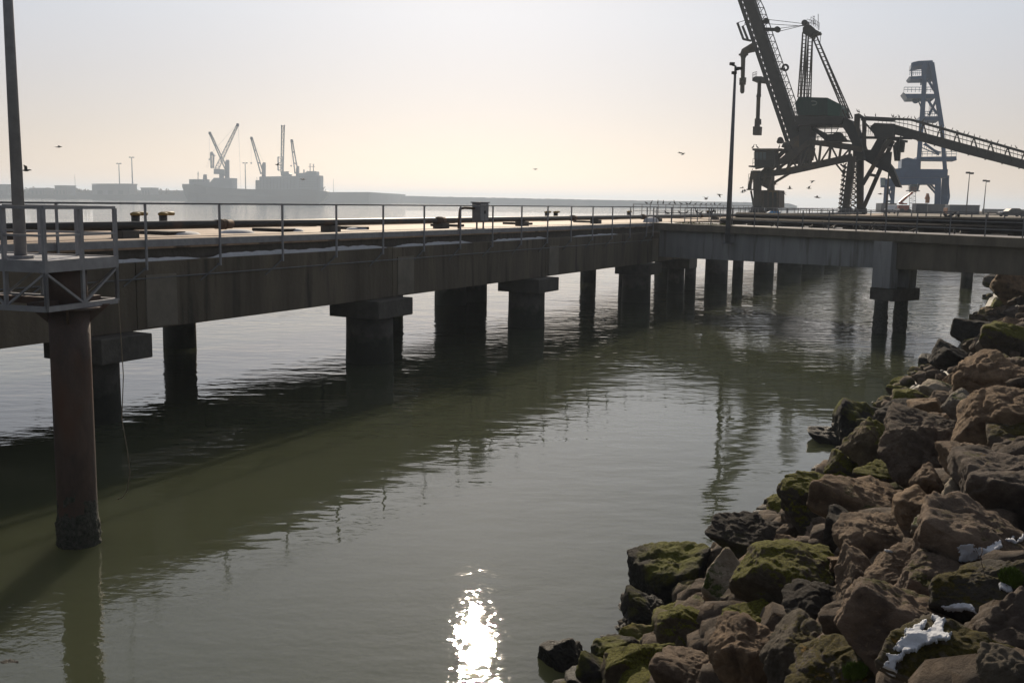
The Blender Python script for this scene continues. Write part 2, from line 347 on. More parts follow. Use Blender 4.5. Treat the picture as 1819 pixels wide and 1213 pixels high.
def on_shore(px, py, lift=0.0):
    d = ray(px, py); d = d / np.linalg.norm(d)
    P = np.array([0, 0, CAMH]) + d * _ks[:, None]
    hit = np.nonzero((P[:, 2] < shore_z(P[:, 0], P[:, 1]) + lift) | (P[:, 2] < -0.05))[0]
    return P[hit[0]] if len(hit) else P[-1]
b = MB(); rows = []
for i in range(len(SH)):
    a = SHA[max(i - 1, 0)]; c = SHA[min(i + 1, len(SH) - 1)]; t = (c - a) / np.linalg.norm(c - a); nn = np.array([t[1], -t[0]])
    rows.append([(*(SHA[i] + nn * d), z - .35) for d, z in ((-3, -1.6), (0, 0), (2, 1.5), (4, 3.0), (6.1, 4.75), (14, 4.9))])
k = len(rows[0]); vs = [q for r in rows for q in r]
b.add(vs, [(i * k + j, i * k + j + 1, (i + 1) * k + j + 1, (i + 1) * k + j) for i in range(len(rows) - 1) for j in range(k - 1)])
tag(b.build('shore_ground', MT['dark_concrete']), kind='structure')
b = MB()
q0 = JP.m(148, -0.02, 0)
b.prism([(q0[0], q0[1], -1), (420, q0[1] - 6, -1), (520, 900, -1), tuple(JP.m(900, 0, -1)), tuple(JP.m(900, 10.6, -1)), tuple(JP.m(178, 10.6, -1)), tuple(JP.m(178, -0.02, -1))], (0, 0, 6.02))
tag(b.build('quay_ground', MT['brown_concrete']), kind='structure')

# ------------------------------------------------------------------ jetty
jetty = root('jetty', 'long dark concrete jetty on round columns running from the left edge to the loader', 'jetty', JP.m(14, 5, 0))
S0, S1 = -22, 178
b = MB(); b.box(JP.m((S0 + S1) / 2, 5.5, 4.9), (S1 - S0, 10.2, .28), E_); b.build('deck_slab', MT['deck'], jetty)
b = MB(); b.box(JP.m((S0 + S1) / 2, .72, 4.59), (S1 - S0, .3, .34), E_); b.build('slab_upstand', MT['dark_concrete'], jetty)
joints = [S0, -9.5, 4.3, 17.0, 30.8, 46.3, 60, 75, 90, 110, 130, 150, S1]
for a, c in zip(joints[:-1], joints[1:]):
    for t in (.45, 10.1):
        b = MB(); b.box(JP.m((a + c) / 2, t, 3.465), (c - a - .03, .9, 1.93), E_); b.build('girder', MT['girder'], jetty, bevel=.02)
for s in joints[1:-1]:      # cross heads on top of the columns, lighter diaphragm panels
    b = MB(); b.box(JP.m(s + .9, -.012, 3.3), (1.15, .06, 1.5), E_); b.build('diaphragm_panel', MT['panel'], jetty, bevel=.01)
    b = MB(); b.box(JP.m(s, 5.3, 3.1), (.9, 8.6, 1.2), E_); b.build('cross_beam', MT['dark_concrete'], jetty)
for s, wd in ((-9.5, 2.3), (3.35, 1.75), (16.3, 2.35), (29.9, 2.35), (45.6, 2.4), (53.5, 1.8)):
    b = MB(); b.box(JP.m(s, .5, 2.15), (wd, 2.3, .68), E_); b.build('pile_cap', MT['dark_concrete'], jetty, bevel=.03)
    r = .92 if wd > 2 else .6
    b = MB(); b.tube([JP.m(s, .6, z) for z in (-1, -.2, .6, 1.3, 1.82)], [r * 1.03, r * 1.03, r * 1.01, r, r], 20); b.build('column', MT['dark_concrete'], jetty)
def jcol(px, t, r, ztop=2.5):
    d = ray(px, 520); A = np.array([[d[0], -E_[0]], [d[1], -E_[1]]]); kk = np.linalg.solve(A, (JP.o + N_ * t)[:2]); s = kk[1]
    b = MB(); b.tube([JP.m(s, t, z) for z in (-1, .4, ztop)], [r * 1.03, r * 1.02, r], 18); b.build('column', MT['dark_concrete'], jetty)
for px, t, r in ((317, 9.4, .66), (690, 9.4, .8), (800, 9.4, .95), (838, 9.4, .95), (1044, 9.4, .62), (1178, 9.4, .9), (1122, 2.0, .9), (1225, .6, .42), (1271, .6, .9), (1309, .6, .45), (1355, .6, .9), (1400, .6, 1.2), (1425, 9.4, 1.2), (1440, .6, 1.3), (1470, .6, 1.3)):
    jcol(px, t, r)

# walkway railing on the near edge of the jetty
def jetty_rail(s_list, name_label, t=-.12, z0=4.2, z1=6.07, brace=True, mid=False):
    g = root('railing', name_label, 'railing', JP.m(s_list[0], t, z0))
    b = MB(); b.bar(JP.m(s_list[0] - .05, t, z1), JP.m(s_list[-1] + .05, t, z1), .05, .05)
    b.build('top_rail', MT['steel_dark'], g)
    if brace:
        b = MB(); b.box(JP.m((s_list[0] + s_list[-1]) / 2, t + .09, 4.95), (s_list[-1] - s_list[0], .06, .2), E_); b.build('toe_board', MT['steel'], g)
        b = MB(); b.tube([JP.m(s_list[0], -.03, 3.96), JP.m(s_list[-1], -.03, 3.96)], .022, 6); b.build('conduit', MT['steel_dark'], g)
    if mid:
        b = MB(); b.bar(JP.m(s_list[0], t, (5.05 + z1) / 2), JP.m(s_list[-1], t, (5.05 + z1) / 2), .04); b.build('mid_rail', MT['steel_dark'], g)
    for s in s_list:
        b = MB(); b.bar(JP.m(s, t, z0), JP.m(s, t, z1 - .02), .055, .055, E_)
        p = b.build('post', MT['steel'], g)
        if brace:
            c = MB(); c.bar(JP.m(s, t + .02, z0 + .06), JP.m(s - .75, .0, z0 - .42), .035, .035); c.bar(JP.m(s, t, z0 + .04), JP.m(s, .02, z0 + .04), .05, .05); c.build('bracket', MT['steel_dark'], p)
    return g
jetty_rail([-21.5 + 2.9 * k for k in range(7)] + [-1.2, 1.7] + [4.6 + 2.9 * k for k in range(15)] + [46.4], 'long grey steel railing with toe board on the near edge of the jetty')
jetty_rail([47.0 + 2.9 * k for k in range(28)], 'thin railing along the jetty edge beyond the trestle, towards the loader', z0=5.04, z1=6.05, brace=False, mid=True)
jetty_rail([70 + 2.2 * k for k in range(20)], 'railing with perched birds on the seaward jetty edge left of the loader', t=10.3, z0=5.04, z1=6.2, brace=False, mid=True)

# pipeline on the jetty
g = root('pipeline', 'black pipeline lying along the jetty deck on concrete blocks', 'pipeline', JP.m(10, 1.6, 5.05))
b = MB(); b.tube([JP.m(s, 1.6, 5.39) for s in (-22, 20, 60, 100, 140)], .13, 14); b.build('pipe', MT['pipe'], g)
for s in (9.4, 23.0, 37.5, 49, 62, 80, 100):
    b = MB(); b.disc(JP.m(s, 1.6, 5.39), E_, .175, .10, 16); b.disc(JP.m(s + .14, 1.6, 5.39), E_, .175, .07, 16); b.tube([JP.m(s - .3, 1.6, 5.39), JP.m(s + .45, 1.6, 5.39)], .15, 14); b.build('flange', MT['rust'], g)
for s in (-9, 5.4, 15.2, 23.2, 31.2, 41, 52, 66, 82):
    b = MB(); b.box(JP.m(s, 1.6, 5.15), (.62, .5, .22), E_); b.build('support_block', MT['dark_concrete'], g, bevel=.015)
k = 0
for s in (2.2, 8.2, 13.7, 18.4, 26.2, 33.6, 43):
    b = MB(); b.box((0, 0, .055), (.7, 1.5, .11), (1, 0)); o = b.build('timber_sleeper', MT['timber'], None, bevel=.01)
    o.location = tuple(JP.m(s, 3.1, 5.044)); o.rotation_euler = (0, 0, math.atan2(E_[1], E_[0]) + random.uniform(-.06, .06))
    tag(o, 'dark flat timber lying on the jetty deck behind the black pipeline', 'timber', 'timbers on the jetty deck')
g = root('pipeline', 'thinner second pipe lying further back on the jetty deck', 'pipeline', JP.m(10, 6.5, 5.05))
b = MB(); b.tube([JP.m(s, 6.5, 5.19) for s in (18, 60, 150)], .09, 10); b.build('pipe', MT['pipe'], g)
for s in (20, 32, 44, 56, 70, 90): 
    b = MB(); b.box(JP.m(s, 6.5, 5.075), (.4, .5, .08), E_); b.build('support_block', MT['dark_concrete'], g)

# electrical cabinet
g = root('electrical_cabinet', 'grey steel cabinet standing beside the jetty railing above the pipeline', 'cabinet', JP.m(24.5, .35, 5.04))
b = MB(); b.box(JP.m(24.55, .35, 5.78), (.78, .42, .84), E_); b.build('housing', MT['steel_dark'], g, bevel=.02)
b = MB(); b.box(JP.m(24.55, .35, 6.215), (.88, .52, .05), E_); b.build('rain_hood', MT['steel_dark'], g)
for q in (-.19, .19):
    b = MB(); b.box(JP.m(24.55 + q, .125, 5.78), (.35, .03, .76), E_); d = b.build('door', MT['steel'], g, bevel=.008)
    c = MB(); c.box(JP.m(24.55 + q * .25, .1, 5.78), (.03, .03, .14), E_); c.build('handle', MT['pipe'], d)
for q in (-.3, .3):
    b = MB(); b.bar(JP.m(24.55 + q, .35, 5.03), JP.m(24.55 + q, .35, 5.37), .06); b.build('leg', MT['steel_dark'], g)
b = MB(); b.tube([JP.m(24.2, .45, 5.95), JP.m(23.5, .55, 5.97), JP.m(23.2, .6, 5.93), JP.m(23.15, .6, 5.8), JP.m(23.15, .65, 5.05)], .06, 8); b.build('conduit', MT['rust'], g)

# mooring bollards on the seaward edge
def bollard(s, t, label, first=None):
    if first: return dup(first, JP.m(s, t, 5.04), math.atan2(E_[1], E_[0]), label)
    g = root('mooring_bollard', label, 'bollard', JP.m(s, t, 5.04), 'mooring bollards on the seaward edge of the jetty')
    b = MB(); b.tube([(0, 0, z) for z in (0, .04, .05, .2, .46)], [.26, .26, .19, .165, .17], 16); p = b.build('post', MT['pipe'], None); p.parent = g
    b = MB(); b.tube([(-.20, 0, .50), (-.1, 0, .51), (.3, 0, .52), (.58, 0, .515), (.62, 0, .51)], [.05, .085, .085, .075, .03], 12); b.tube([(0, 0, .45), (0, 0, .53), (0, 0, .57)], [.2, .21, .12], 16); p = b.build('cap', MT['yellow'], None); p.parent = g
    g.rotation_euler = (0, 0, math.atan2(E_[1], E_[0])); return g
b0 = bollard(13.3, 9.9, 'yellow capped bollard, left one of the pair behind the black pipeline')
bollard(14.75, 9.9, 'yellow capped bollard, right one of the pair behind the black pipeline', b0)
bollard(51.4, 9.9, 'mooring bollard beyond the pipeline, left one of the pair right of the grey cabinet', b0)
bollard(52.9, 9.9, 'mooring bollard beyond the pipeline, right one of the pair right of the grey cabinet', b0)
bollard(67.9, 9.9, 'single mooring bollard near the bend of the railing, before the trestle', b0)
bollard(91.5, 9.9, 'farthest mooring bollard, beside the tall lamp mast on the trestle', b0)

# ------------------------------------------------------------------ trestle
T0x, T1x = 1150, 2060
def tz(px, yl, yr):      # z of a straight edge drawn from px 1187 to 1819
    a = TP.p(1187, yl); c = TP.p(1819, yr); return a[2], c[2], TP.u @ (a - TP.o), TP.u @ (c - TP.o)
def tline(yl, yr):
    za, zc, ua, uc = tz(0, yl, yr); return lambda u: za + (zc - za) * (u - ua) / (uc - ua)
ZT = tline(396.5, 423); ZS = tline(409, 440.5); ZB = tline(457, 490)
U0, U1 = TP.u @ (TP.p(1160, 400) - TP.o), TP.u @ (TP.p(1980, 400) - TP.o)
trestle = root('trestle', 'grey concrete approach trestle crossing from the jetty to the rocky shore', 'trestle', TP.m(12, 2, 0))
def tslab(b, u0, u1, v0, v1, za, zb):
    b.hexa([TP.m(u0, v0, zb(u0)), TP.m(u1, v0, zb(u1)), TP.m(u1, v1, zb(u1)), TP.m(u0, v1, zb(u0)), TP.m(u0, v0, za(u0)), TP.m(u1, v0, za(u1)), TP.m(u1, v1, za(u1)), TP.m(u0, v1, za(u0))])
TW = 5.4
b = MB(); tslab(b, U0, U1, -.35, TW, ZT, ZS); b.build('deck_slab', MT['brown_concrete'], trestle, bevel=.02)
b = MB(); tslab(b, U0 + .1, U1, .0, TW - .3, lambda u: ZT(u) + .008, lambda u: ZT(u) - .02); b.build('deck_surface', MT['trestle_deck'], trestle)
def tu(px): return TP.u @ (TP.p(px, 450) - TP.o)
edges = [tu(1170), tu(1222), tu(1366), tu(1560), tu(1700), U1]
for i, (a, c) in enumerate(zip(edges[:-1], edges[1:])):
    for v in (0, TW - 1.4):
        b = MB(); tslab(b, a + .01, c - .01, v, v + .9, lambda u: ZS(u) - .004, ZB); b.build('girder', MT['girder2'] if i < 3 else MT['brown_concrete'], trestle, bevel=.02)
uc = tu(1577)
for v, du, zt in ((-.1, 0, ZS(tu(1577)) - .01), (1.35, 0, ZB(tu(1577)) - .004)):
    zb = 2.29
    b = MB(); b.box(TP.m(uc + du, v, (zt + zb) / 2), (1.08, .62, zt - zb), TP.u); b.build('pier_column', MT['girder2'], trestle, bevel=.02)
b = MB(); b.box(TP.m(uc, .75, 1.97), (1.4, 2.1, .62), TP.u); b.build('pile_cap', MT['dark_concrete'], trestle, bevel=.03)
for v, du in ((-.05, -.15), (1.5, -.15)):
    b = MB(); zz = np.linspace(-1, 1.68, 24); rs = [.33 + (.06 * random.random() if z < 1.0 else 0) for z in zz]; b.tube([TP.m(uc + du, v, z) for z in zz], rs, 16); b.build('pile', MT['barnacle'], trestle)
mp_ = at(1716, 512, 0); b = MB(); b.tube([np.array([mp_[0], mp_[1], z]) for z in (-1, .5, 2.4, 3.6)], [.46, .45, .43, .43], 16)
tag(b.build('mooring_pile', MT['dark_concrete']), 'single dark round pile standing in the water beyond the trestle near the shore', 'pile')
# railings, pipes and parapet on the trestle
def trestle_rail(us, v, h, label, nmid, name='railing'):
    g = root(name, label, 'railing', TP.m(us[0], v, ZT(us[0])))
    for q in range(nmid + 1):
        f_ = 1 - q / (nmid + 1.0)
        b = MB(); b.bar(TP.m(us[0], v, ZT(us[0]) + h * f_), TP.m(us[-1], v, ZT(us[-1]) + h * f_), .045); b.build('top_rail' if q == 0 else 'mid_rail', MT['steel_dark'], g)
    for u in us:
        b = MB(); b.bar(TP.m(u, v, ZT(u) - .1), TP.m(u, v, ZT(u) + h - .02), .055); b.build('post', MT['steel_dark'], g)
us = list(np.linspace(U0 + .2, U1 - .2, 17))
trestle_rail(us, -.15, 1.0, 'grey three bar railing on the near edge of the trestle', 2)
trestle_rail(list(np.linspace(U0 + 3, U1, 30)), TW - .2, 1.05, 'close posted railing on the far edge of the trestle', 1)
g = root('pipe_rack', 'dark rack of large pipes running along the far side of the trestle deck', 'pipe rack', TP.m(10, 3, 4.9))
for v, dz, r in ((2.6, .26, .15), (3.2, .28, .16), (3.9, .56, .20)):
    b = MB(); b.tube([TP.m(u, v, ZT(u) + dz) for u in (tu(1225), tu(1560), U1)], r, 14); b.build('pipe', MT['rack_pipe'], g)
for u in np.linspace(tu(1232), U1 - 1, 11):
    b = MB(); b.box(TP.m(u, 3.2, ZT(u) + .06), (.3, 2.0, .1), TP.u); b.bar(TP.m(u, 3.9, ZT(u)), TP.m(u, 3.9, ZT(u) + .36), .16); b.build('support', MT['timber'], g)
b = MB(); tslab(b, tu(1420), U1, 4.4, 4.62, lambda u: ZT(u) + .5, lambda u: ZT(u) - .02)
tag(b.build('parapet', MT['brown_concrete']), 'low dark concrete parapet behind the pipes on the trestle', 'parapet')
b = MB()
for k_ in range(900):
    u = random.uniform(tu(1195), tu(1285)); v = random.uniform(.05, .9); P = TP.m(u, v, ZT(u)); h = random.uniform(.04, .13)
    a_ = random.uniform(0, 6.28); dx = np.array([math.cos(a_), math.sin(a_), 0]) * .02; lean = np.array([random.uniform(-.03, .03), random.uniform(-.03, .03), h])
    b.add([P - dx, P + dx, P + lean], [(0, 1, 2)])
tag(b.build('grass', MT['grass']), kind='stuff')

# ------------------------------------------------------------------ lamp masts
def mast(name_label, base, h, r0, r1, head, matl, group=None, topdx=0.0, topdy=0.0):
    g = root('lamp_mast', name_label, 'lamp mast', base, group)
    base = np.array(base, float); top = base + np.array([topdx, topdy, h])
    b = MB(); b.tube([base, base + (top - base) * .5, top], [r0, (r0 + r1) / 2, r1], 12); b.build('pole', matl, g)
    b = MB(); b.disc(base + np.array([0, 0, .03]), (0, 0, 1), r0 * 2.1, .05, 12); b.build('base_flange', matl, g)
    if head:
        for dx, dz in head:
            b = MB(); b.bar(top + np.array([0, 0, dz]), top + np.array([dx, 0, dz + .05]), r1 * 1.1); b.box(top + np.array([dx, -.1, dz + .1]), (.5 * head_s, .35 * head_s, .28 * head_s)); b.build('floodlight', MT['loader_dark'], g)
    return g
# pile platform with its lamp mast at the left
pc = np.array([-7.84, 17.80, 0]); PF = 5.19
platform = root('lamp_platform', 'grey steel platform with railings on a single rusty pile in the water', 'platform', pc)
zz = list(np.linspace(-1.0, 1.15, 14)) + [2.2, 3.4, 4.3]
b = MB(); b.tube([pc + np.array([0, 0, z]) for z in zz], [.34] * len(zz), 28); b.build('pile', MT['pile'], platform)
b = MB(); na, nz = 90, 34; vs = []; fs = []
for j in range(nz):
    z = -.25 + j * .042
    for i in range(na):
        a_ = i / na * 6.2832; q = Vector((math.cos(a_) * 3.2, math.sin(a_) * 3.2, z * 8)); f_ = max(0, 1 - max(0, z - .25 + .35 * mnoise.noise(q * .5)) / .75)
        rr_ = .338 + f_ * (.028 + .05 * max(0, mnoise.noise(q * 1.6)) + .03 * mnoise.noise(q * 4.0) + .012 * mnoise.noise(q * 9)) - .012 * (1 - f_)
        vs.append(pc + np.array([math.cos(a_) * rr_, math.sin(a_) * rr_, z]))
for j in range(nz - 1):
    for i in range(na): fs.append((j * na + i, j * na + (i + 1) % na, (j + 1) * na + (i + 1) % na, (j + 1) * na + i))
b.add(vs, fs, True); b.build('barnacle_crust', MT['barnacle'], platform)
pe = np.array([.30, .954, 0]); pe /= np.linalg.norm(pe); pn = np.array([-pe[1], pe[0], 0])
corner = atY(80, 470, 16.75); corner[2] = 0
def PP(a, c, z): return corner + pe * a + pn * c + np.array([0, 0, z])
PL, PWd = 1.75, 2.5
ZC = PF - .80
b = MB(); b.prism([PP(.04, .04, PF - .06), PP(PL - .04, .04, PF - .06), PP(PL - .04, PWd - .04, PF - .06), PP(.04, PWd - .04, PF - .06)], (0, 0, .05)); b.build('floor_plate', MT['steel'], platform)
b = MB()
for (a0, c0), (a1, c1) in (((0, 0), (PL, 0)), ((0, PWd), (PL, PWd)), ((0, 0), (0, PWd)), ((PL, 0), (PL, PWd))):
    b.bar(PP(a0, c0, PF - .09), PP(a1, c1, PF - .09), .06, .2)
    b.bar(PP(a0, c0, ZC), PP(a1, c1, ZC), .07, .09)
b.bar(PP(PL / 2, 0, PF - .12), PP(PL / 2, PWd, PF - .12), .06, .1); b.build('edge_beam', MT['steel'], platform)
b = MB()
for (a0, c0), (a1, c1), nseg in (((0, 0), (PL, 0), 2), ((0, PWd), (PL, PWd), 2), ((0, 0), (0, PWd), 3), ((PL, 0), (PL, PWd), 3)):
    for i in range(nseg + 1):
        f = i / nseg; P = lambda q, z: PP(a0 + (a1 - a0) * q, c0 + (c1 - c0) * q, z)
        b.bar(P(f, ZC), P(f, PF - .18), .055)
        if i < nseg:
            f2 = (i + 1) / nseg
            if i % 2 == 0: b.bar(P(f, PF - .2), P(f2, ZC + .03), .04)
            else: b.bar(P(f, ZC + .03), P(f2, PF - .2), .04)
b.build('truss', MT['steel'], platform)
for (a0, c0), (a1, c1), n_ in (((0, 0), (PL, 0), 2), ((0, 0), (0, PWd), 3), ((PL, 0), (PL, PWd), 3)):
    b = MB(); b.bar(PP(a0, c0, PF + .88), PP(a1, c1, PF + .88), .05); b.build('top_rail', MT['steel'], platform)
    b = MB(); b.bar(PP(a0, c0, PF + .42), PP(a1, c1, PF + .42), .038); b.build('mid_rail', MT['steel'], platform)
    for i in range(n_ + 1):
        if (a0, c0, i) in ((0, 0, 0),) and a1 == 0: continue
        if a0 == PL and i == 0: continue
        f = i / n_; b = MB(); b.bar(PP(a0 + (a1 - a0) * f, c0 + (c1 - c0) * f, PF - .2), PP(a0 + (a1 - a0) * f, c0 + (c1 - c0) * f, PF + .87), .06); b.build('post', MT['steel'], platform)
for k_ in range(4):
    b = MB(); a_ = k_ * math.pi / 2 + .4; dv = np.array([math.cos(a_), math.sin(a_), 0]); b.prism([pc + dv * .325 + np.array([0, 0, ZC - .35]), pc + dv * .325 + np.array([0, 0, ZC - .02]), pc + dv * .68 + np.array([0, 0, ZC - .02])], np.cross(dv, (0, 0, 1)) * .04)
    b.build('pile_bracket', MT['pile'], platform)
b = MB(); b.tube([pc + np.array([0, 0, 4.3]), pc + np.array([0, 0, 4.34])], .55, 20); b.bar(pc + pe * -.9 + np.array([0, 0, 4.42]), pc + pe * .75 + np.array([0, 0, 4.42]), .14, .12); b.bar(pc + pn * -.35 + np.array([0, 0, 4.42]), pc + pn * 1.6 + np.array([0, 0, 4.42]), .14, .12)
b.tube([pc + np.array([0, 0, 4.3]), pc + np.array([0, 0, PF - .12])], .325, 20); b.build('pile_head', MT['pile'], platform)
head_s = 1.0
lb = at(37, 458, PF)
lamp_top = atY(13, -40, lb[1])
mast('tall dark lamp mast rising from the steel platform at the left edge', (lb[0], lb[1], PF - .01), lamp_top[2] - PF + 4, .105, .055, [(-.4, 0), (.4, 0)], MT['steel'])
b = MB(); rp = [PP(PL - .02, -.03, ZC + .02)]; q = rp[0]
for i, (dx, z) in enumerate(((.02, ZC - .5), (.05, 3.0), (.0, 2.2), (.09, 1.6), (.13, 1.2), (.07, .85), (-.02, .72), (-.10, .70))):
    rp.append(np.array([q[0] + dx, q[1] - .02 * i, z]))
b.tube(rp, .009, 5); tag(b.build('rope', MT['rope']), 'thin frayed rope hanging down from the corner of the steel platform', 'rope')
# lamp mast on the trestle
bu = tu(1298); bt = TP.m(bu, -.32, ZT(bu)); D_ = bt[1]; tp = atY(1310, 118, D_)
head_s = .55
mast('tall thin lamp mast with floodlights fixed to the near edge of the trestle', (bt[0], bt[1] - .1, ZS(bu) - .6), tp[2] - ZS(bu) + .6, .17, .07, [(-.22, .0), (.2, -.25), (-.08, -.5)], MT['steel_dark'])

# ------------------------------------------------------------------ far things: breakwater, far quay, sheds, ship, harbour cranes
def far_block(px0, px1, yb, yt, D, depth, b):
    a = atY(px0, yt, D); c = atY(px1, yt, D); z0 = -1 if yb is None else atY((px0 + px1) / 2, yb, D)[2]
    b.hexa([(a[0], D, z0), (c[0], D, z0), (c[0], D + depth, z0), (a[0], D + depth, z0), (a[0], D, a[2]), (c[0], D, c[2]), (c[0], D + depth, c[2]), (a[0], D + depth, a[2])])
pts = [(560, 346.5, 2050), (640, 346.5, 1980), (760, 349, 1860), (900, 352, 1740), (1040, 354.8, 1630), (1200, 357.5, 1530), (1340, 359.8, 1450), (1400, 361.5, 1420), (1416, 366, 1412)]
rng_ = random.Random(3); b = MB(); prof = []
fine = []
for (x0, y0, d0), (x1, y1, d1) in zip(pts[:-1], pts[1:]):
    for i in range(24):
        f = i / 24; fine.append((x0 + (x1 - x0) * f, y0 + (y1 - y0) * f + rng_.uniform(-.35, .35), d0 + (d1 - d0) * f))
for x, y, D in fine:
    P = atY(x, y, D); prof.append([(P[0] - 6, D - 22, -1), (P[0] - 2, D - 9, P[2] * .55), (P[0], D - 2, P[2]), (P[0], D + 5, P[2]), (P[0], D + 26, -1)])
k = 5; b.add([q for r in prof for q in r], [(i * k + j, i * k + j + 1, (i + 1) * k + j + 1, (i + 1) * k + j) for i in range(len(prof) - 1) for j in range(k - 1)])
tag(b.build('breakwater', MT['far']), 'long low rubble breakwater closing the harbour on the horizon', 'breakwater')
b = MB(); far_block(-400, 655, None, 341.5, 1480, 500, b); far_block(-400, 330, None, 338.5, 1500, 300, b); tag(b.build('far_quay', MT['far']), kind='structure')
for i, (x0, x1, yt, lab) in enumerate(((163, 229, 326.5, 'long flat roofed grey shed on the far quay below the two lamp masts'), (97, 118, 329.5, 'small shed with rounded roof on the far quay left of the long shed'), (-40, 12, 327.5, 'low hazy building at the left end of the far quay'), (52, 78, 334, 'low roof among the trees on the far quay'), (250, 268, 333.5, 'small hut on the far quay just left of the ship bow'))):
    D = 1420; c = atY((x0 + x1) / 2, 345, D); g = root('shed', lab, 'shed', (c[0], D, 5))
    b = MB(); far_block(x0, x1, 346, yt + 1.2, D, 30, b); b.build('wall', MT['farbuild'], g)
    b = MB(); far_block(x0 - .8, x1 + .8, yt + 1.2, yt, D - .6, 31, b); b.build('roof', MT['far'], g)
    for q in range(3):
        xa = x0 + (x1 - x0) * (.15 + .28 * q); b = MB(); far_block(xa, xa + (x1 - x0) * .14, 345.5, 338.5, D - .3, .3, b); b.build('door', MT['far'], g)
for i in range(26):
    px = rng_.uniform(-10, 160) if i < 20 else rng_.uniform(228, 320); D = 1460; P = atY(px, 341, D); hh = rng_.uniform(4, 9); wv = rng_.uniform(6, 14)
    g = root('tree', 'hazy low tree on the far quay, one of the row behind the sheds', 'tree', (P[0], D, 8), 'trees on the far quay')
    b = MB(); b.tube([(P[0], D, 6), (P[0], D, 10)], .4, 6); b.build('trunk', MT['tree'], g)
    b = MB()
    for q in range(60):
        a_ = rng_.uniform(0, 6.28); rr = rng_.random() ** .5; c = np.array([P[0] + math.cos(a_) * rr * wv / 2, D + math.sin(a_) * rr * wv / 2, 9 + rng_.random() * hh * (1.1 - .6 * rr)])
        d1 = np.array([rng_.uniform(-1, 1), rng_.uniform(-1, 1), rng_.uniform(-1, 1)]) * 1.3; d2 = np.array([rng_.uniform(-1, 1), rng_.uniform(-1, 1), rng_.uniform(-1, 1)]) * 1.3
        b.add([c - d1, c + d2, c + d1, c - d2], [(0, 1, 2, 3)])
    b.build('crown', MT['tree'], g)
head_s = 5
for px, yt, r in ((213, 291, .55), (236, 280, .65), (436.5, 290, .55)):
    D = 1440; P = atY(px, 343, D); t = atY(px, yt, D)
    mast({213: 'left and shorter of the two hazy lamp masts behind the long far shed', 236: 'right and taller of the two hazy lamp masts behind the long far shed', 436.5: 'hazy lamp mast between the ship cranes'}[px], (P[0], D, P[2] - 3), t[2] - P[2] + 3, r * 1.5, r, [(-2.2, 0), (2.2, 0)], MT['shipcrane'], 'hazy lamp masts on the far quay')
# ---- cargo ship
DS = 1290
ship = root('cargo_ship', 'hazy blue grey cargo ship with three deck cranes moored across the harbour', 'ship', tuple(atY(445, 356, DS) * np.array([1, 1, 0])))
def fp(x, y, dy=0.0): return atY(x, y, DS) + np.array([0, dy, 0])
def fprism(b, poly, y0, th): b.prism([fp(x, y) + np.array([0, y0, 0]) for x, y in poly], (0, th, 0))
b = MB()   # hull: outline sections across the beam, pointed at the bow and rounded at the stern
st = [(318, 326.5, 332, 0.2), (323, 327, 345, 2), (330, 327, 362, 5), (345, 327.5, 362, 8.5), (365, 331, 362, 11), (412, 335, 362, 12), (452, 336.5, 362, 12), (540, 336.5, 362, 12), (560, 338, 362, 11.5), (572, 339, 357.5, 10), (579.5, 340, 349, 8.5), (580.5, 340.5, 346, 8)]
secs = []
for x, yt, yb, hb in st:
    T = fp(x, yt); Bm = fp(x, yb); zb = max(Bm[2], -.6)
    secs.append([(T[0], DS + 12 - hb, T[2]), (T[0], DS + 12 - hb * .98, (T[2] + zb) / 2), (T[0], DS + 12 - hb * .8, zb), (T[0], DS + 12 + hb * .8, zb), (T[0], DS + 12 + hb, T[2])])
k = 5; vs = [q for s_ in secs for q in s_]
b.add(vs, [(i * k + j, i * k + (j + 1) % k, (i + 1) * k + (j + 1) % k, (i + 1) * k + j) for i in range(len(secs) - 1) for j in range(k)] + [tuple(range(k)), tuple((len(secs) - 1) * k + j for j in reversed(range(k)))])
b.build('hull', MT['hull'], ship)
def sblock(name, poly, y0, th, m='shipwhite', par=None):
    b = MB(); fprism(b, poly, y0, th); return b.build(name, MT[m], par or ship)
fo = sblock('forecastle', [(334, 328), (334, 318.5), (364, 318.5), (364, 323.5), (372, 323.5), (372, 332), (345, 330)], 4, 16)
for x in (341, 345.5, 350, 354, 359): sblock('window', [(x, 322.5), (x, 321), (x + 2.2, 321), (x + 2.2, 322.5)], 3.7, .3, 'hull', fo)
b = MB(); b.tube([fp(347.5, 319, 10), fp(347.5, 305, 10)], .5, 6); b.bar(fp(346, 309, 10), fp(349.5, 309, 10), .6); b.build('fore_mast', MT['shipcrane'], ship)
b = MB(); fprism(b, [(357, 318.6), (357, 314), (358, 309.5), (359.5, 309.5), (360, 314), (360.5, 309.8), (362.3, 309.8), (363, 318.6)], 8, 4); b.build('winch_house', MT['shipcrane'], ship)
sblock('hatch_house', [(372, 334), (372, 324), (379, 316), (413, 316.5), (413, 335)], 2, 20)
sblock('hold_block', [(453, 337), (453, 320.5), (460, 320), (460, 314), (537, 312.5), (568, 312), (568, 339), (540, 337)], 2, 20)
acc = sblock('accommodation', [(528, 313), (528, 307.5), (541, 307.5), (545, 304), (561, 304.5), (561, 311.5), (568.5, 312.5), (568.5, 336), (528, 336)], 1.5, 21)
for r_ in range(5):
    for q in range(8):
        x = 531 + q * 4.5; y = 314 + r_ * 4.2
        if x < 567: sblock('window', [(x, y + 1.5), (x, y), (x + 2, y), (x + 2, y + 1.5)], 1.1, .4, 'hull', acc)
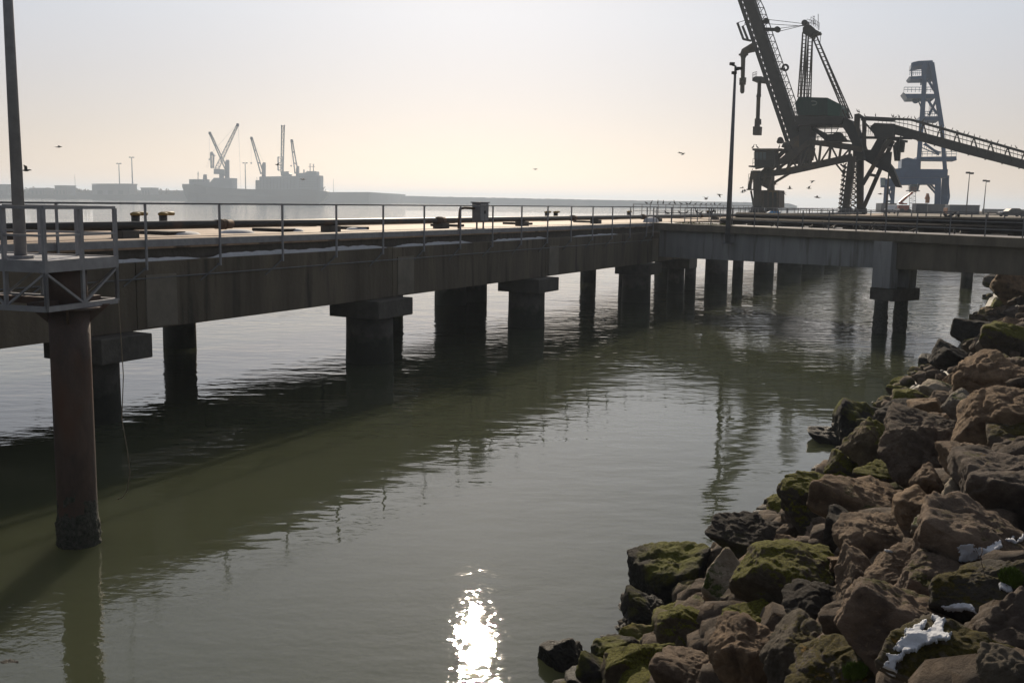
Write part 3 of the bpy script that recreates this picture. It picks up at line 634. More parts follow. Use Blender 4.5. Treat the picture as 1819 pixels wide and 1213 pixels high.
for x, yt in ((547.5, 290.5), (553.5, 291)):
    b = MB(); b.tube([fp(x, 304, 12), fp(x, yt, 12)], .55, 6); b.bar(fp(x - 3, yt + 5, 12), fp(x + 3, yt + 5, 12), .5); b.bar(fp(x - 2, yt + 1, 12), fp(x + 2, yt, 12), .4); b.build('mast', MT['shipcrane'], ship)
b = MB(); b.tube([fp(536.5, 308, 12), fp(536.5, 301, 12)], .9, 8); b.build('funnel', MT['shipcrane'], ship)
b = MB(); b.bar(fp(570, 339, 8), fp(575.5, 331.5, 8), .7); b.bar(fp(573, 339, 8), fp(572, 333, 8), .6); b.bar(fp(575, 340, 8), fp(577, 336, 8), .6); b.build('stern_davit', MT['shipcrane'], ship)
b = MB()
for x in range(456, 528, 6): b.bar(fp(x, 336, 1), fp(x, 315, 1), .35)
b.build('hold_rib', MT['shipcrane'], ship)
# deck cranes: pedestal, jib of two beams, wire and hook
for xp, w_, yt, yb, (jx0, jy0), (jx1, jy1), hk in ((400, 3, 284, 340, (397, 300), (368, 235), (368, 283)), (465.5, 2.6, 288.5, 342, (461, 309), (442.5, 244), (443, 289.5)), (526, 2.2, 295, 342, (522, 308.5), (514.5, 248.5), (514.5, 294.5))):
    cr = MB(); fprism(cr, [(xp - w_, yb), (xp - w_, yt + 5), (xp - w_ * .3, yt), (xp + w_ * .9, yt), (xp + w_, yt + 5), (xp + w_, yb)], 6, 6); pc_ = cr.build('deck_crane', MT['shipcrane'], ship)
    cr = MB()
    for dx, sp in ((0, -2.2), (3.4, 2.2)):
        cr.bar(fp(jx0 + dx * 1.5, jy0 + dx * 1.4, 9 + sp), fp(jx1 + dx * .55, jy1 + dx * .2, 9 + sp * .5), .85, 1.4)
    for q in (.04, .33, .66, .96):
        cr.bar(fp(jx0 + (jx1 - jx0) * q, jy0 + (jy1 - jy0) * q, 7), fp(jx0 + 5 * (1 - q) + (jx1 - jx0) * q + 1.8 * q, jy0 + 4.7 * (1 - q) + (jy1 - jy0) * q + .7 * q, 11), 1.0)
    fprism(cr, [(jx1 - 1, jy1 + 3), (jx1 - .6, jy1 - 1.5), (jx1 + 2.6, jy1 - 1.2), (jx1 + 4, jy1 + 3.5)], 7.5, 3); cr.build('jib', MT['shipcrane'], pc_)
    cr = MB(); cr.bar(fp(jx1, jy1, 9), fp(*hk, 9), .12); cr.bar(fp(jx1 + 2, jy1, 9), fp(xp, yt, 9), .12); cr.build('wire', MT['shipcrane'], pc_)
    cr = MB(); fprism(cr, [(hk[0] - 1.6, hk[1] - 1), (hk[0] + 1.6, hk[1] - 1), (hk[0] + .5, hk[1] + 1.6), (hk[0] - .5, hk[1] + 1.6)], 8.5, 1); cr.build('hook_block', MT['shipcrane'], pc_)
# ---- mobile harbour cranes behind the ship
DH = 1330
def hp(x, y, dy=0.0): return atY(x, y, DH) + np.array([0, dy, 0])
def lattice(b, p0, q0, p1, q1, n, w, dy, base=lambda x, y, d: hp(x, y, d), diag=.35):
    prev = None
    for i in range(n + 1):
        f = i / n; A = (p0[0] + (p1[0] - p0[0]) * f, p0[1] + (p1[1] - p0[1]) * f); B = (q0[0] + (q1[0] - q0[0]) * f, q0[1] + (q1[1] - q0[1]) * f)
        a0, a1, c0, c1 = base(*A, -dy), base(*A, dy), base(*B, -dy), base(*B, dy)
        b.bar(a0, c0, diag); b.bar(a1, c1, diag); b.bar(a0, a1, diag); b.bar(c0, c1, diag)
        if prev is not None:
            for u_, v_ in zip(prev, (a0, a1, c0, c1)): b.bar(u_, v_, w)
            o_ = prev if i % 2 else (prev[2], prev[3], prev[0], prev[1])
            n_ = (c0, c1) if i % 2 else (a0, a1)
            b.bar(o_[0], n_[0], diag); b.bar(o_[1], n_[1], diag)
        prev = (a0, a1, c0, c1)
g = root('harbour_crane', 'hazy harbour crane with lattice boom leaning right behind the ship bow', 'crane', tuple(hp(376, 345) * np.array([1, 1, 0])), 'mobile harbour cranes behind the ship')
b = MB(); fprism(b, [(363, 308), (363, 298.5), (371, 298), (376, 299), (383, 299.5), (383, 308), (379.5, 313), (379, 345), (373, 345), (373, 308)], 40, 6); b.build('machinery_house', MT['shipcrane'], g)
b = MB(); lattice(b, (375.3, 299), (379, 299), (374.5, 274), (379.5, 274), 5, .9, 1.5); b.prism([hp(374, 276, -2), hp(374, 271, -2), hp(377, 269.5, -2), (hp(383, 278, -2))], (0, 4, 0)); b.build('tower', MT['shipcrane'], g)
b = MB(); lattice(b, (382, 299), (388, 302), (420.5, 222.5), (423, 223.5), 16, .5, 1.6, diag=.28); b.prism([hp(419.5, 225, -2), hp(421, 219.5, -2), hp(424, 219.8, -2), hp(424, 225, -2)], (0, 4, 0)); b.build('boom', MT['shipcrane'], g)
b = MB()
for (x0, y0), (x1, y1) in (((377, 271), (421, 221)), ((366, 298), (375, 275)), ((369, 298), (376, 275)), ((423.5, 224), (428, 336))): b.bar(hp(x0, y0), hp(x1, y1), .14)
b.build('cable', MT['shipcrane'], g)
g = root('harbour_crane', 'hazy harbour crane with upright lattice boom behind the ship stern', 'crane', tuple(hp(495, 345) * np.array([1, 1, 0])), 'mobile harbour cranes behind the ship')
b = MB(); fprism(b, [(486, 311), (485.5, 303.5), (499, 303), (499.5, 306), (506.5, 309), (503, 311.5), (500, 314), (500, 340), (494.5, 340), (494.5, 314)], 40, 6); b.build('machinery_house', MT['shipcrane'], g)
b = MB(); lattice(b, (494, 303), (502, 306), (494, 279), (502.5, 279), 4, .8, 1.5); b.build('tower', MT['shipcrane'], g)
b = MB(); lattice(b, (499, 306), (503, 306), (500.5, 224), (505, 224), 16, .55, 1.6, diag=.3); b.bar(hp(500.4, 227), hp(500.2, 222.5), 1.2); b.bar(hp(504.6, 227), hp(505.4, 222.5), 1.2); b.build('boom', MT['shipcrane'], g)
# thin far masts
for px, yt, yb, D, lab in ((592.5, 318, 343, 1600, 'thin far mast on the breakwater right of the ship'), (134, 310, 340, 1450, 'thin far mast on the far quay left of the long shed')):
    mast(lab, tuple(atY(px, yb, D) - np.array([0, 0, 3])), atY(px, yt, D)[2] - atY(px, yb, D)[2] + 3, .35, .2, None, MT['shipcrane'])

# ------------------------------------------------------------------ ship loader on the jetty
C0 = JP.m(139, 5.3, 0); LU = -N_            # across the jetty, towards the land
LP = VPlane(C0, LU)
lo = root('ship_loader', 'tall dark brown ship loader with raised boom and green machinery house', 'ship loader', C0 + np.array([0, 0, 5.05]))
def L(x, y, v=0.0): return LP.p(x, y, v)
def lbars(b, segs, v, w, h=None):
    for (x0, y0), (x1, y1) in segs: b.bar(L(x0, y0, v), L(x1, y1, v), w, h)
def lprism(b, poly, v, th): b.prism([L(x, y, v) for x, y in poly], LP.n * th)
def ladder(b, a0, b0, a1, b1, v0, v1, n, w=.16, wr=.09):
    b.bar(L(*a0, v0), L(*a1, v1), w); b.bar(L(*b0, v0), L(*b1, v1), w)
    for i in range(n + 1):
        f = i / n; v = v0 + (v1 - v0) * f
        b.bar(L(a0[0] + (a1[0] - a0[0]) * f, a0[1] + (a1[1] - a0[1]) * f, v), L(b0[0] + (b1[0] - b0[0]) * f, b0[1] + (b1[1] - b0[1]) * f, v), wr)
def grail(b, p, q, h, n, w=.05):
    p = np.array(p); q = np.array(q); k = np.array([0, 0, 1.0])
    for f in (.5, 1): b.bar(p + k * h * f, q + k * h * f, w)
    for i in range(n + 1): b.bar(p + (q - p) * i / n, p + (q - p) * i / n + k * h, w)
D, DD = MT['loader'], MT['loader_dark']
# portal legs: seaward pair and landward pair
for v, xs in ((-4, ((1337, 303), (1350, 303), (1349.5, 368), (1339, 368))), (4, ((1361, 300), (1373, 306), (1374, 367), (1364, 367)))):
    b = MB(); lprism(b, xs, v - .5, 1.0); leg = b.build('leg', D, lo)
    x0 = xs[3][0] - 5; x1 = xs[2][0] + 4; b = MB(); lprism(b, ((x0, 377), (x0, 369), (x0 + 4, 366), (x1 - 3, 366), (x1, 370), (x1, 377)), v - .7, 1.4)
    for q in range(4): c = L(x0 + 2 + q * (x1 - x0 - 4) / 3, 377.3, v); b.disc(c, LP.n, .32, 1.5, 12)
    b.build('bogie', DD, leg)
for v, xs in ((-4, ((1507, 278), (1519, 278), (1507, 370), (1495.5, 370))), (4, ((1521, 275), (1533, 275), (1532.5, 370), (1521.5, 370)))):
    b = MB(); lprism(b, xs, v - .5, 1.0); leg = b.build('leg', D, lo)
    x0 = xs[3][0] - 4; x1 = xs[2][0] + 5; b = MB(); lprism(b, ((x0, 377.5), (x0, 371), (x0 + 4, 368), (x1 - 3, 368), (x1, 371), (x1, 377.5)), v - .7, 1.4)
    for q in range(4): c = L(x0 + 2 + q * (x1 - x0 - 4) / 3, 377.6, v); b.disc(c, LP.n, .32, 1.5, 12)
    b.build('bogie', DD, leg)
b = MB()    # lattice and stair tower between the landward legs
for i in range(9):
    f0, f1 = i / 9, (i + 1) / 9; pa = lambda f, v: L(1518 - 12 * f, 282 + 88 * f, v); pb = lambda f, v: L(1523 - 1 * f, 282 + 88 * f, v)
    b.bar(pa(f0, -4), pb(f1, 4), .14); b.bar(pb(f0, 4), pa(f1, -4), .14); b.bar(pa(f0, -4), pb(f0, 4), .14)
b.build('leg_lattice', D, lo)
b = MB()
for i in range(10):
    x = 1504 - i * .9; y = 290 + i * 8.2; b.bar(L(x, y, -4.6), L(x - 5, y + 5, -4.6), .5, .1); b.bar(L(x - 5, y + 5, -4.6), L(x - 1, y + 8.2, -5.2), .5, .1); b.bar(L(x - 5.5, y + 5, -4.6), L(x - 5.5, y - 1, -4.6), .06); b.bar(L(x, y - 5, -4.6), L(x - 5.5, y - .5, -4.6), .05)
b.build('stair', D, lo)
b = MB(); lprism(b, ((1352, 369), (1352, 338), (1381.5, 338), (1381.5, 369)), -2.2, 4.4); b.build('electrical_house', D, lo, bevel=.05)
for px in (1357, 1366, 1374):
    b = MB(); lprism(b, ((px, 368), (px, 342), (px + 5.5, 342), (px + 5.5, 368)), -2.26, .05); b.build('panel_door', DD, lo)
b = MB(); grail(b, L(1382, 369, -2), L(1384.5, 369, 3), 2.2, 3); b.bar(L(1383, 370, -2), L(1383, 338, -2), .07); b.bar(L(1385, 370, 2), L(1384.6, 345, 2), .07); b.build('house_ladder', DD, lo)
# inclined portal girders with lattice, near and far
for v, dy in ((-4, 0), (4, -3)):
    b = MB(); lbars(b, [((1350, 311), (1407, 304.5 + dy)), ((1407, 304.5 + dy), (1514, 281 + dy))], v, .55, .8); lbars(b, [((1342, 297), (1400, 285 + dy)), ((1400, 285 + dy), (1437, 252)), ((1437, 252), (1532, 266 + dy))], v, .5, .7)
    up_ = [(1362, 296), (1385, 289), (1404, 281), (1424, 264), (1441, 255), (1458, 257), (1476, 259), (1494, 262), (1510, 264)]; dn = [(1358, 310), (1378, 308), (1398, 305), (1418, 302), (1436, 298), (1454, 294), (1472, 290), (1490, 286), (1508, 282)]
    for i in range(len(up_)):
        b.bar(L(*up_[i], v), L(*dn[i], v), .3)
        if i: b.bar(L(*up_[i - 1], v), L(*dn[i], v), .22) if i % 2 else b.bar(L(*dn[i - 1], v), L(*up_[i], v), .22)
    b.build('portal_girder', D, lo)
b = MB()
for x, y in ((1358, 310), (1398, 305), (1436, 298), (1472, 290), (1508, 282), (1441, 254), (1476, 259), (1510, 264)): b.bar(L(x, y, -4), L(x + .001, y, 4), .35)
lbars(b, [((1373, 326), (1408, 305))], 4, .35); lbars(b, [((1350, 322), (1372, 306)), ((1352, 330), (1362, 308))], -4, .3); lbars(b, [((1484, 290), (1500, 310)), ((1493, 292), (1503, 300))], -4, .22)
b.build('cross_girder', D, lo)
b = MB(); lprism(b, ((1352, 330), (1349, 312), (1360, 306), (1378, 306), (1370, 314), (1364, 336)), -3, 1.2); b.build('knee_plate', D, lo)
# operator cab
cab = MB(); lprism(cab, ((1340, 296), (1340, 268), (1376, 268), (1376, 296)), -6.6, 2.6); cb = cab.build('operator_cab', DD, lo, bevel=.04)
b = MB(); lprism(b, ((1336.5, 267.5), (1336.5, 264), (1389, 264), (1389, 267.5)), -7, 3.4); b.build('roof', D, cb)
for x in (1342, 1348.6, 1355.2): b = MB(); lprism(b, ((x, 284), (x, 270.5), (x + 5.6, 270.5), (x + 5.6, 284)), -6.68, .06); b.build('window', MT['glass'], cb)
for x in (1338,): b = MB(); b.prism([L(1339.85, 284, -6.4), L(1339.85, 270.5, -6.4), L(1339.85, 270.5, -4.4), L(1339.85, 284, -4.4)], LP.u * -.06); b.build('window', MT['glass'], cb)
b = MB(); grail(b, L(1337, 296, -7.4), L(1378, 296, -7.4), 1.1, 7); grail(b, L(1337, 296, -7.4), L(1337, 296, -3), 1.1, 3); b.bar(L(1336, 296.5, -5.5), L(1380, 296.5, -5.5), 4, .2); b.build('cab_walkway', DD, lo)
b = MB(); b.bar(L(1328.5, 337, -4), L(1342, 337, -4), 1.6, .18); grail(b, L(1328.5, 336.5, -4.8), L(1341, 336.5, -4.8), 2.2, 4); b.bar(L(1331, 336, -4.2), L(1337, 304, -4.2), .5, .12); b.bar(L(1331, 318, -4.6), L(1337, 300, -4.6), .06); b.bar(L(1334, 339, -4), L(1339, 366, -4), .25); b.build('access_stair', D, lo)
# slewing column, machinery deck and green house
b = MB(); lprism(b, ((1420, 290), (1419, 205), (1442, 205), (1438, 252), (1430, 290)), -2.2, 4.4); b.tube([L(1424, 291, 0), L(1424, 262, 0)], 1.5, 18); b.build('slewing_column', DD, lo)
b = MB(); lprism(b, ((1410, 210), (1412, 205.5), (1497, 207), (1497, 212), (1494, 221.5), (1418, 222.5)), -3.4, 6.8); b.build('machinery_deck', DD, lo)
gh = MB(); lprism(gh, ((1418.5, 172.5), (1470, 174), (1470, 205.5), (1416, 204.5), (1412.4, 185)), -3.2, 6.4); gho = gh.build('machinery_house', MT['green'], lo)
b = MB(); lprism(b, ((1470.05, 174), (1493, 186), (1495, 192), (1491, 206.5), (1470.05, 205.5)), -3.18, 6.36); b.build('house_end', MT['green_light'], gho)
b = MB()
for i in range(20):
    a0 = -2.0 + i * .19; a1 = a0 + .19; c = (1444, 183.5)
    b.bar(L(c[0] + 7 * math.cos(a0), c[1] + 3.6 * math.sin(a0), -3.23), L(c[0] + 7 * math.cos(a1), c[1] + 3.6 * math.sin(a1), -3.23), .04, .16)
b.build('emblem', MT['emblem'], gho)
b = MB()
for x in range(1424, 1470, 6): b.bar(L(x, 204.5, -3.22), L(x + .4, 173.6, -3.22), .05, .05)
b.build('house_rib', MT['green'], gho)
b = MB(); grail(b, L(1411, 205.5, -3.6), L(1418, 205.5, -3.6), 1.1, 2); grail(b, L(1410, 212, -3.3), L(1410, 212, 3), 1.1, 3); b.build('deck_rail', DD, lo)
b = MB(); lprism(b, ((1492, 219), (1498, 209), (1511, 213), (1519, 226), (1532, 262), (1536, 284), (1518, 282), (1516, 262), (1506, 240)), -2.4, 4.8); b.build('counter_leg', DD, lo)
b = MB(); lprism(b, ((1437, 226), (1442, 225), (1472, 241), (1494, 240), (1500, 248), (1466, 250)), -1.6, 3.2); b.disc(L(1476, 247, -1.7), LP.n, .7, .5); b.disc(L(1488, 246, -1.7), LP.n, .9, .5); b.build('luffing_winch', DD, lo)
b = MB()     # service gantry under the deck
for v in (-3, 3):
    lbars(b, [((1450, 222), (1452, 250)), ((1466, 222), (1464, 250)), ((1478, 222), (1476, 246)), ((1490, 224), (1482, 246)), ((1450, 229), (1490, 229)), ((1451, 236), (1487, 236)), ((1452, 243), (1484, 243))], v, .09)
grail(b, L(1436, 251, -4.3), L(1508, 249.5, -4.3), 1.15, 12); grail(b, L(1436, 252, 3), L(1508, 250, 3), 1.15, 12); b.bar(L(1436, 252, -3), L(1510, 251, -3), 2.4, .15); b.build('service_walkway', DD, lo)
b = MB(); lprism(b, ((1394, 270), (1404, 248), (1418, 240), (1440, 262), (1436, 284), (1412, 282), (1398, 292)), -1.8, 3.6); b.tube([L(1386, 249, -2), L(1386, 249, 2)], .45, 12); b.tube([L(1383, 252, -2), L(1390, 252, 2)], .3, 8)
b.tube([L(1397 + 6 * math.cos(a), 270 - 14 * math.sin(a), -3.4) for a in np.linspace(.2, 2.6, 10)], .35, 8); b.build('boom_foot', D, lo)
b = MB(); lbars(b, [((1352, 309), (1400, 262)), ((1360, 309), (1408, 268))], -3.6, .4, .55); lbars(b, [((1372, 285), (1400, 262)), ((1380, 300), (1420, 276)), ((1398, 300), (1420, 276)), ((1436, 300), (1412, 280))], -2, .35); b.build('foot_strut', D, lo)
# boom
BX = lambda t: (1398 + (1286 - 1398) * t, 262 + (-70 - 262) * t)       # left chord, t=0 foot .. 1 beyond the frame
BW = lambda t: 29.5 - 1.0 * t
def bp(t, off, v): x, y = BX(t); return L(x + off, y, v)
boom = MB()
for v in (-1.15, 1.15):
    boom.bar(bp(0, 4, v), bp(1, 4, v), .35, .5)
boom.prism([bp(-.02, 9, -1.0), bp(1.02, 9, -1.0), bp(1.02, BW(1), -1.0), bp(-.02, BW(0), -1.0)], LP.n * 2.0)
bo = boom.build('boom', DD, lo)
b = MB(); N = 34
for i in range(N):
    t0, t1 = i / N, (i + 1) / N
    for v in (-1.15, 1.15): b.bar(bp(t0, 4, v), bp(t1, 10, v), .14); b.bar(bp(t0, 4, v), bp(t0, 10, v), .2)
    b.bar(bp(t0, 4, -1.15), bp(t0, 4, 1.15), .14)
b.build('edge_lattice', DD, bo)
b = MB(); N = 26     # stay truss on the landward side
hh = lambda t: 8 + (6 if .06 < t < .75 else 4) * math.sin(min(1, max(0, (t - .02) / .2)) * math.pi / 2)
for i in range(N):
    t0, t1 = .06 + .94 * i / N, .06 + .94 * (i + 1) / N
    for v in (-1.1, 1.1):
        b.bar(bp(t0, BW(t0) + hh(t0), v), bp(t1, BW(t1) + hh(t1), v), .12); b.bar(bp(t0, BW(t0), v), bp(t0, BW(t0) + hh(t0), v), .09); b.bar(bp(t0, BW(t0), v), bp(t1, BW(t1) + hh(t1), v), .08)
        b.bar(bp(t0, BW(t0) + hh(t0) * .5, v), bp(t1, BW(t1) + hh(t1) * .5, v), .07)
    b.bar(bp(t0, BW(t0) + hh(t0), -1.1), bp(t0, BW(t0) + hh(t0), 1.1), .08)
b.build('walkway_truss', DD, bo)
for (x, y), r, arm in (((1361, 38), .42, (1352, 42)), ((1381, 53), .42, (1356, 53)), ((1395, 120.5), .5, (1386, 124))):
    b = MB()
    if r < .48: b.disc(L(x, y, 0), LP.n, r, .7, 18); b.bar(L(*arm, 0), L(x, y, 0), .45)
    else: b.tube([L(x + 5 * math.cos(a), y + 5 * math.sin(a), 0) for a in np.linspace(0, 2 * math.pi, 17)], .16, 8, cap=False); b.bar(L(*arm, 0), L(x - 3, y + 1, 0), .3)
    b.build('sheave', DD, bo)
b = MB()
for (p, q) in (((1310, 41), (1320.5, 70)), ((1319, 47), (1328.5, 71))): b.bar(L(*p, -1.3), L(*q, -1.3), .3); b.bar(L(*p, 1.3), L(*q, 1.3), .2)
b.bar(L(1320, 70, -1.3), L(1334, 73, -1.3), .3); lbars(b, [((1310, 41), (1323, 37)), ((1319, 47), (1325, 44)), ((1324, 37), (1323, 44))], -1.3, .08); b.build('jib_ladder', DD, bo)
# loading spouts hanging from the boom
b = MB(); b.tube([L(1340, 84), L(1330, 88), L(1322, 92), L(1320.5, 97)], [.75, .6, .55, .5], 12); b.build('spout_elbow', D, lo)
b = MB(); b.disc(L(1320.7, 97.5), (0, 0, 1), .72, .2, 16); b.tube([L(1321, 97), L(1320.2, 104), L(1319.4, 140)], [.6, .34, .30], 14); b.tube([L(1319.2, 139), L(1319, 151)], .5, 14); b.tube([L(1318.8, 150), L(1318.5, 163), L(1318.5, 166.5)], [.34, .34, .2], 12); b.bar(L(1324.5, 138, .3), L(1324, 147, .3), .18); b.build('loading_spout', D, lo)
b = MB(); lprism(b, ((1336, 144), (1336.5, 138.5), (1343, 136), (1353, 136), (1353, 146)), -1.4, 2.8); grail(b, L(1336.5, 138.5, -1.4), L(1344, 136, -1.4), .7, 3); b.build('spout_platform', DD, lo)
b = MB(); b.tube([L(1349, 146), L(1348.3, 166), L(1347.6, 172), L(1347.4, 173), L(1346, 214)], [.28, .3, .38, .3, .3], 14); b.tube([L(1345.5, 211), L(1345, 226)], .42, 12); lprism(b, ((1337, 240), (1337.5, 225), (1350.5, 225), (1349.5, 240)), -.6, 1.2); b.bar(L(1351.3, 222, -.5), L(1351.3, 212, -.5), .15); b.build('loading_spout', D, lo)
# A frame mast, back stays and ropes
for v in (-2.2, 2.2):
    m_ = MB(); ladder(m_, (1419.5 + v, 173), (1425.5 + v, 173), (1426, 58), (1432.5, 58), v, v * .35, 17, .17, .1); ladder(m_, (1431 + v, 173), (1438 + v, 173), (1436, 62), (1443.5, 62), v, v * .35, 17, .17, .1); m_.build('mast', D, lo)
    m_ = MB(); ladder(m_, (1505 + v, 210), (1512.5 + v, 211), (1443, 66), (1450.5, 64), v, v * .35, 20, .17, .1); m_.build('back_stay', D, lo)
b = MB(); lprism(b, ((1425.5, 59), (1426, 49), (1431, 46), (1440, 45), (1446, 52), (1454, 55.5), (1453, 58.5), (1444, 60), (1441, 67)), -1.3, 2.6); b.disc(L(1431, 42.5), LP.n, .42, 1.8, 18); grail(b, L(1433, 44, -1.4), L(1449, 48, -1.4), .75, 4); grail(b, L(1440, 34 + 9, 1.2), L(1455, 54, 1.2), 1.0, 4)
lbars(b, [((1446, 44), (1446, 29)), ((1443.5, 29.5), (1447.5, 29.5)), ((1453.5, 54), (1453.5, 25.5)), ((1455, 57.5), (1458.5, 57.5)), ((1458.5, 57.5), (1456.5, 78))], 0, .07); b.build('mast_head', DD, lo)
b = MB()
for v in (-.5, .5): lbars(b, [((1363, 35), (1431, 43)), ((1365, 43), (1428, 47)), ((1384, 51), (1430, 45)), ((1385, 56), (1426, 46))], v, .07)
b.build('luffing_rope', DD, lo)
# discharge chute and its struts at the land side
b = MB(); lprism(b, ((1532, 269), (1534, 284), (1555, 297), (1577, 307), (1591, 332.5), (1600, 333.5), (1586, 298), (1573, 281), (1553, 276)), -1.0, 2.0); b.build('discharge_chute', DD, lo)
b = MB(); lprism(b, ((1559, 245), (1573, 245), (1562, 268), (1546, 268)), -.8, 1.6); lprism(b, ((1546, 225), (1553, 219), (1588, 220), (1586, 243), (1566, 248), (1554, 243)), -1.2, 2.4); lprism(b, ((1530, 266), (1562, 266.5), (1564, 279), (1532, 276)), -1.2, 2.4); b.build('transfer_hopper', DD, lo)
for v, (p, q) in ((-2, ((1532, 328), (1580, 248))), (2, ((1534, 369), (1586, 250)))):
    b = MB(); lbars(b, [(p, q)], v, .5, .55); b.build('raking_strut', D, lo)
b = MB(); b.bar(L(1542, 310, -2), L(1558, 313, 2), .35); b.bar(L(1573, 262, -2), L(1581, 262, 2), .3); b.build('strut_tie', D, lo)
b = MB(); lprism(b, ((1570, 304), (1566, 272), (1584, 270), (1582, 292), (1578, 304)), -1.4, .5); lbars(b, [((1589, 258), (1592, 286)), ((1596, 246), (1594, 268))], -1, .4, .9); lprism(b, ((1588, 258), (1589, 253), (1606, 251), (1604, 270), (1590, 271)), -1, 1.5); lprism(b, ((1592, 286), (1592, 271), (1599, 271), (1598, 286)), -1, .8); b.build('suspended_drive', DD, lo)
# ------------------------------------------------------------------ inclined belt conveyor from the loader to the land
CV = VPlane(L(1535, 220), (1, -.02))
cvr = root('belt_conveyor', 'long dark inclined belt conveyor gallery lined with birds, descending to the right from the loader', 'conveyor', CV.p(1560, 215))
def Q(x, y, v=0.0): return CV.p(x, y, v)
yt = lambda x: np.interp(x, [1537, 1587, 1619, 1819, 2060], [209, 211.5, 213, 270.5, 339.5])
y1 = lambda x: np.interp(x, [1553, 1587, 1648, 1819, 2060], [218.5, 220.5, 238, 284, 349])
y2 = lambda x: np.interp(x, [1553, 1587, 1616, 1700, 1819, 2060], [240, 239, 246, 270, 301, 363])
xs_ = list(np.arange(1553, 2060, 12.0))
b = MB()
for x0, x1 in zip(xs_[:-1], xs_[1:]):
    b.hexa([Q(x0, y2(x0), -.9), Q(x1, y2(x1), -.9), Q(x1, y2(x1), .9), Q(x0, y2(x0), .9), Q(x0, y1(x0), -.9), Q(x1, y1(x1), -.9), Q(x1, y1(x1), .9), Q(x0, y1(x0), .9)])
b.build('gallery', DD, cvr)
for v in (-1.0, 1.0):
    b = MB()
    for x0, x1 in zip(np.arange(1537, 2050, 10.0), np.arange(1547, 2060, 10.0)):
        b.bar(Q(x0, yt(x0), v), Q(x1, yt(x1), v), .28, .32)
        b.bar(Q(x0, (yt(x0) * .45 + y1(x0) * .55), v), Q(x1, (yt(x1) * .45 + y1(x1) * .55), v), .09)
    b.build('top_pipe', DD, cvr)
    b = MB()
    for x in np.arange(1640, 2050, 30.0):
        b.bar(Q(x, yt(x), v), Q(x + 8, y1(x + 8) + 9, v * .95), .14); b.bar(Q(x, yt(x), v), Q(x - 8, y1(x - 8) + 9, v * .95), .14)
    for x in np.arange(1560, 2050, 7.5): b.bar(Q(x, yt(x), v), Q(x, y1(x), v), .05)
    b.build('hanger', DD, cvr)
b = MB()
for x in np.arange(1600, 2050, 30.0): b.bar(Q(x, y2(x), -.95), Q(x, y2(x) + 1.5, -.95), .2, .2)
b.build('roller_bracket', DD, cvr)
for (p, q, w_) in (((1523, 203), (1520, 286), .75), ((1535, 212), (1535.5, 266), .5)):
    for v in (-1.6, 1.6): b = MB(); b.bar(Q(*p, v), Q(*q, v), w_, .5); b.build('tower_leg', D, cvr)
b = MB()
for v in (-1.6, 1.6):
    for p, q, w_ in (((1523, 203.5), (1536, 212), .4), ((1530, 212), (1590, 213), .4), ((1522, 244.5), (1620, 246), .35), ((1536, 218), (1556, 240), .2), ((1575, 246), (1612, 252), .3)): b.bar(Q(*p, v), Q(*q, v), w_)
for x, y in ((1523, 204), (1535, 212), (1522, 244), (1590, 246)): b.bar(Q(x, y, -1.6), Q(x, y, 1.6), .3)
grail(b, Q(1524, 243, -1.7), Q(1556, 244, -1.7), 1.6, 9); b.build('head_frame', DD, cvr)
b = MB(); b.bar(Q(2052, 352, -1), tuple(Q(2052, 352, -1)[:2]) + (5.0,), .5); b.bar(Q(2052, 352, 1), tuple(Q(2052, 352, 1)[:2]) + (5.0,), .5); b.build('trestle_leg', D, cvr)
# ------------------------------------------------------------------ blue grey unloader behind
UP = VPlane(np.array([atY(1630, 375, 285)[0], 285.0, 0]), (.96, -.28))
ul = root('ship_unloader', 'blue grey ship unloader tower standing behind the conveyor', 'crane', UP.p(1630, 378))
def X(x, y, v=0.0): return UP.p(x, y, v)
def xb(b, segs, v, w, h=None):
    for (x0, y0), (x1, y1) in segs: b.bar(X(x0, y0, v), X(x1, y1, v), w, h)
def xp_(b, poly, v, th): b.prism([X(x, y, v) for x, y in poly], UP.n * th)
BL = MT['blue']
for v in (-4.5, 4.5):
    b = MB(); xb(b, [((1644, 112), (1638, 214)), ((1640, 176), (1632.5, 282)), ((1632, 282), (1631, 302))], v, 1.1, 1.3); xb(b, [((1655, 112), (1673, 226)), ((1673, 226), (1679, 305))], v, 1.0, 1.2)
    xb(b, [((1648, 142), (1660, 162)), ((1648, 178), (1664, 202)), ((1642, 255), (1668, 274)), ((1664, 176), (1650, 206))], v, .6); b.build('tower_frame', BL, ul)
b = MB(); xp_(b, ((1620, 120), (1621, 111), (1632, 108.5), (1657, 107.5), (1660, 140), (1645, 140), (1646, 116), (1634, 117)), -4.5, 9); b.build('tower_head', BL, ul)
b = MB()
for v in (-4.5, 4.5): xb(b, [((1620, 112), (1619.5, 136)), ((1638, 117), (1638, 136))], v, .35)
b.build('head_hanger', BL, ul)
for poly, nm in ((((1615, 136.5), (1645, 134.5), (1645, 140), (1618, 140.5)), 'upper_platform'), (((1604.5, 164), (1608, 167), (1661, 167), (1661, 174.5), (1612, 175)), 'middle_platform'), (((1629, 284), (1629, 279), (1699, 278), (1699.5, 285)), 'lower_platform'), (((1634, 214), (1634, 207), (1668, 207), (1669, 214)), 'cross_platform')):
    b = MB(); xp_(b, poly, -5, 10); p_ = b.build(nm, BL, ul)
    x0 = min(q[0] for q in poly) + 1; x1 = max(q[0] for q in poly) - 1; y = min(q[1] for q in poly)
    c = MB()
    for v in (-5, 5):
        grail(c, X(x0, y, v), X(x1 if x1 < 1690 or True else x1, y, v), 1.3, 8, .1)
    c.build('guard_rail', BL, p_)
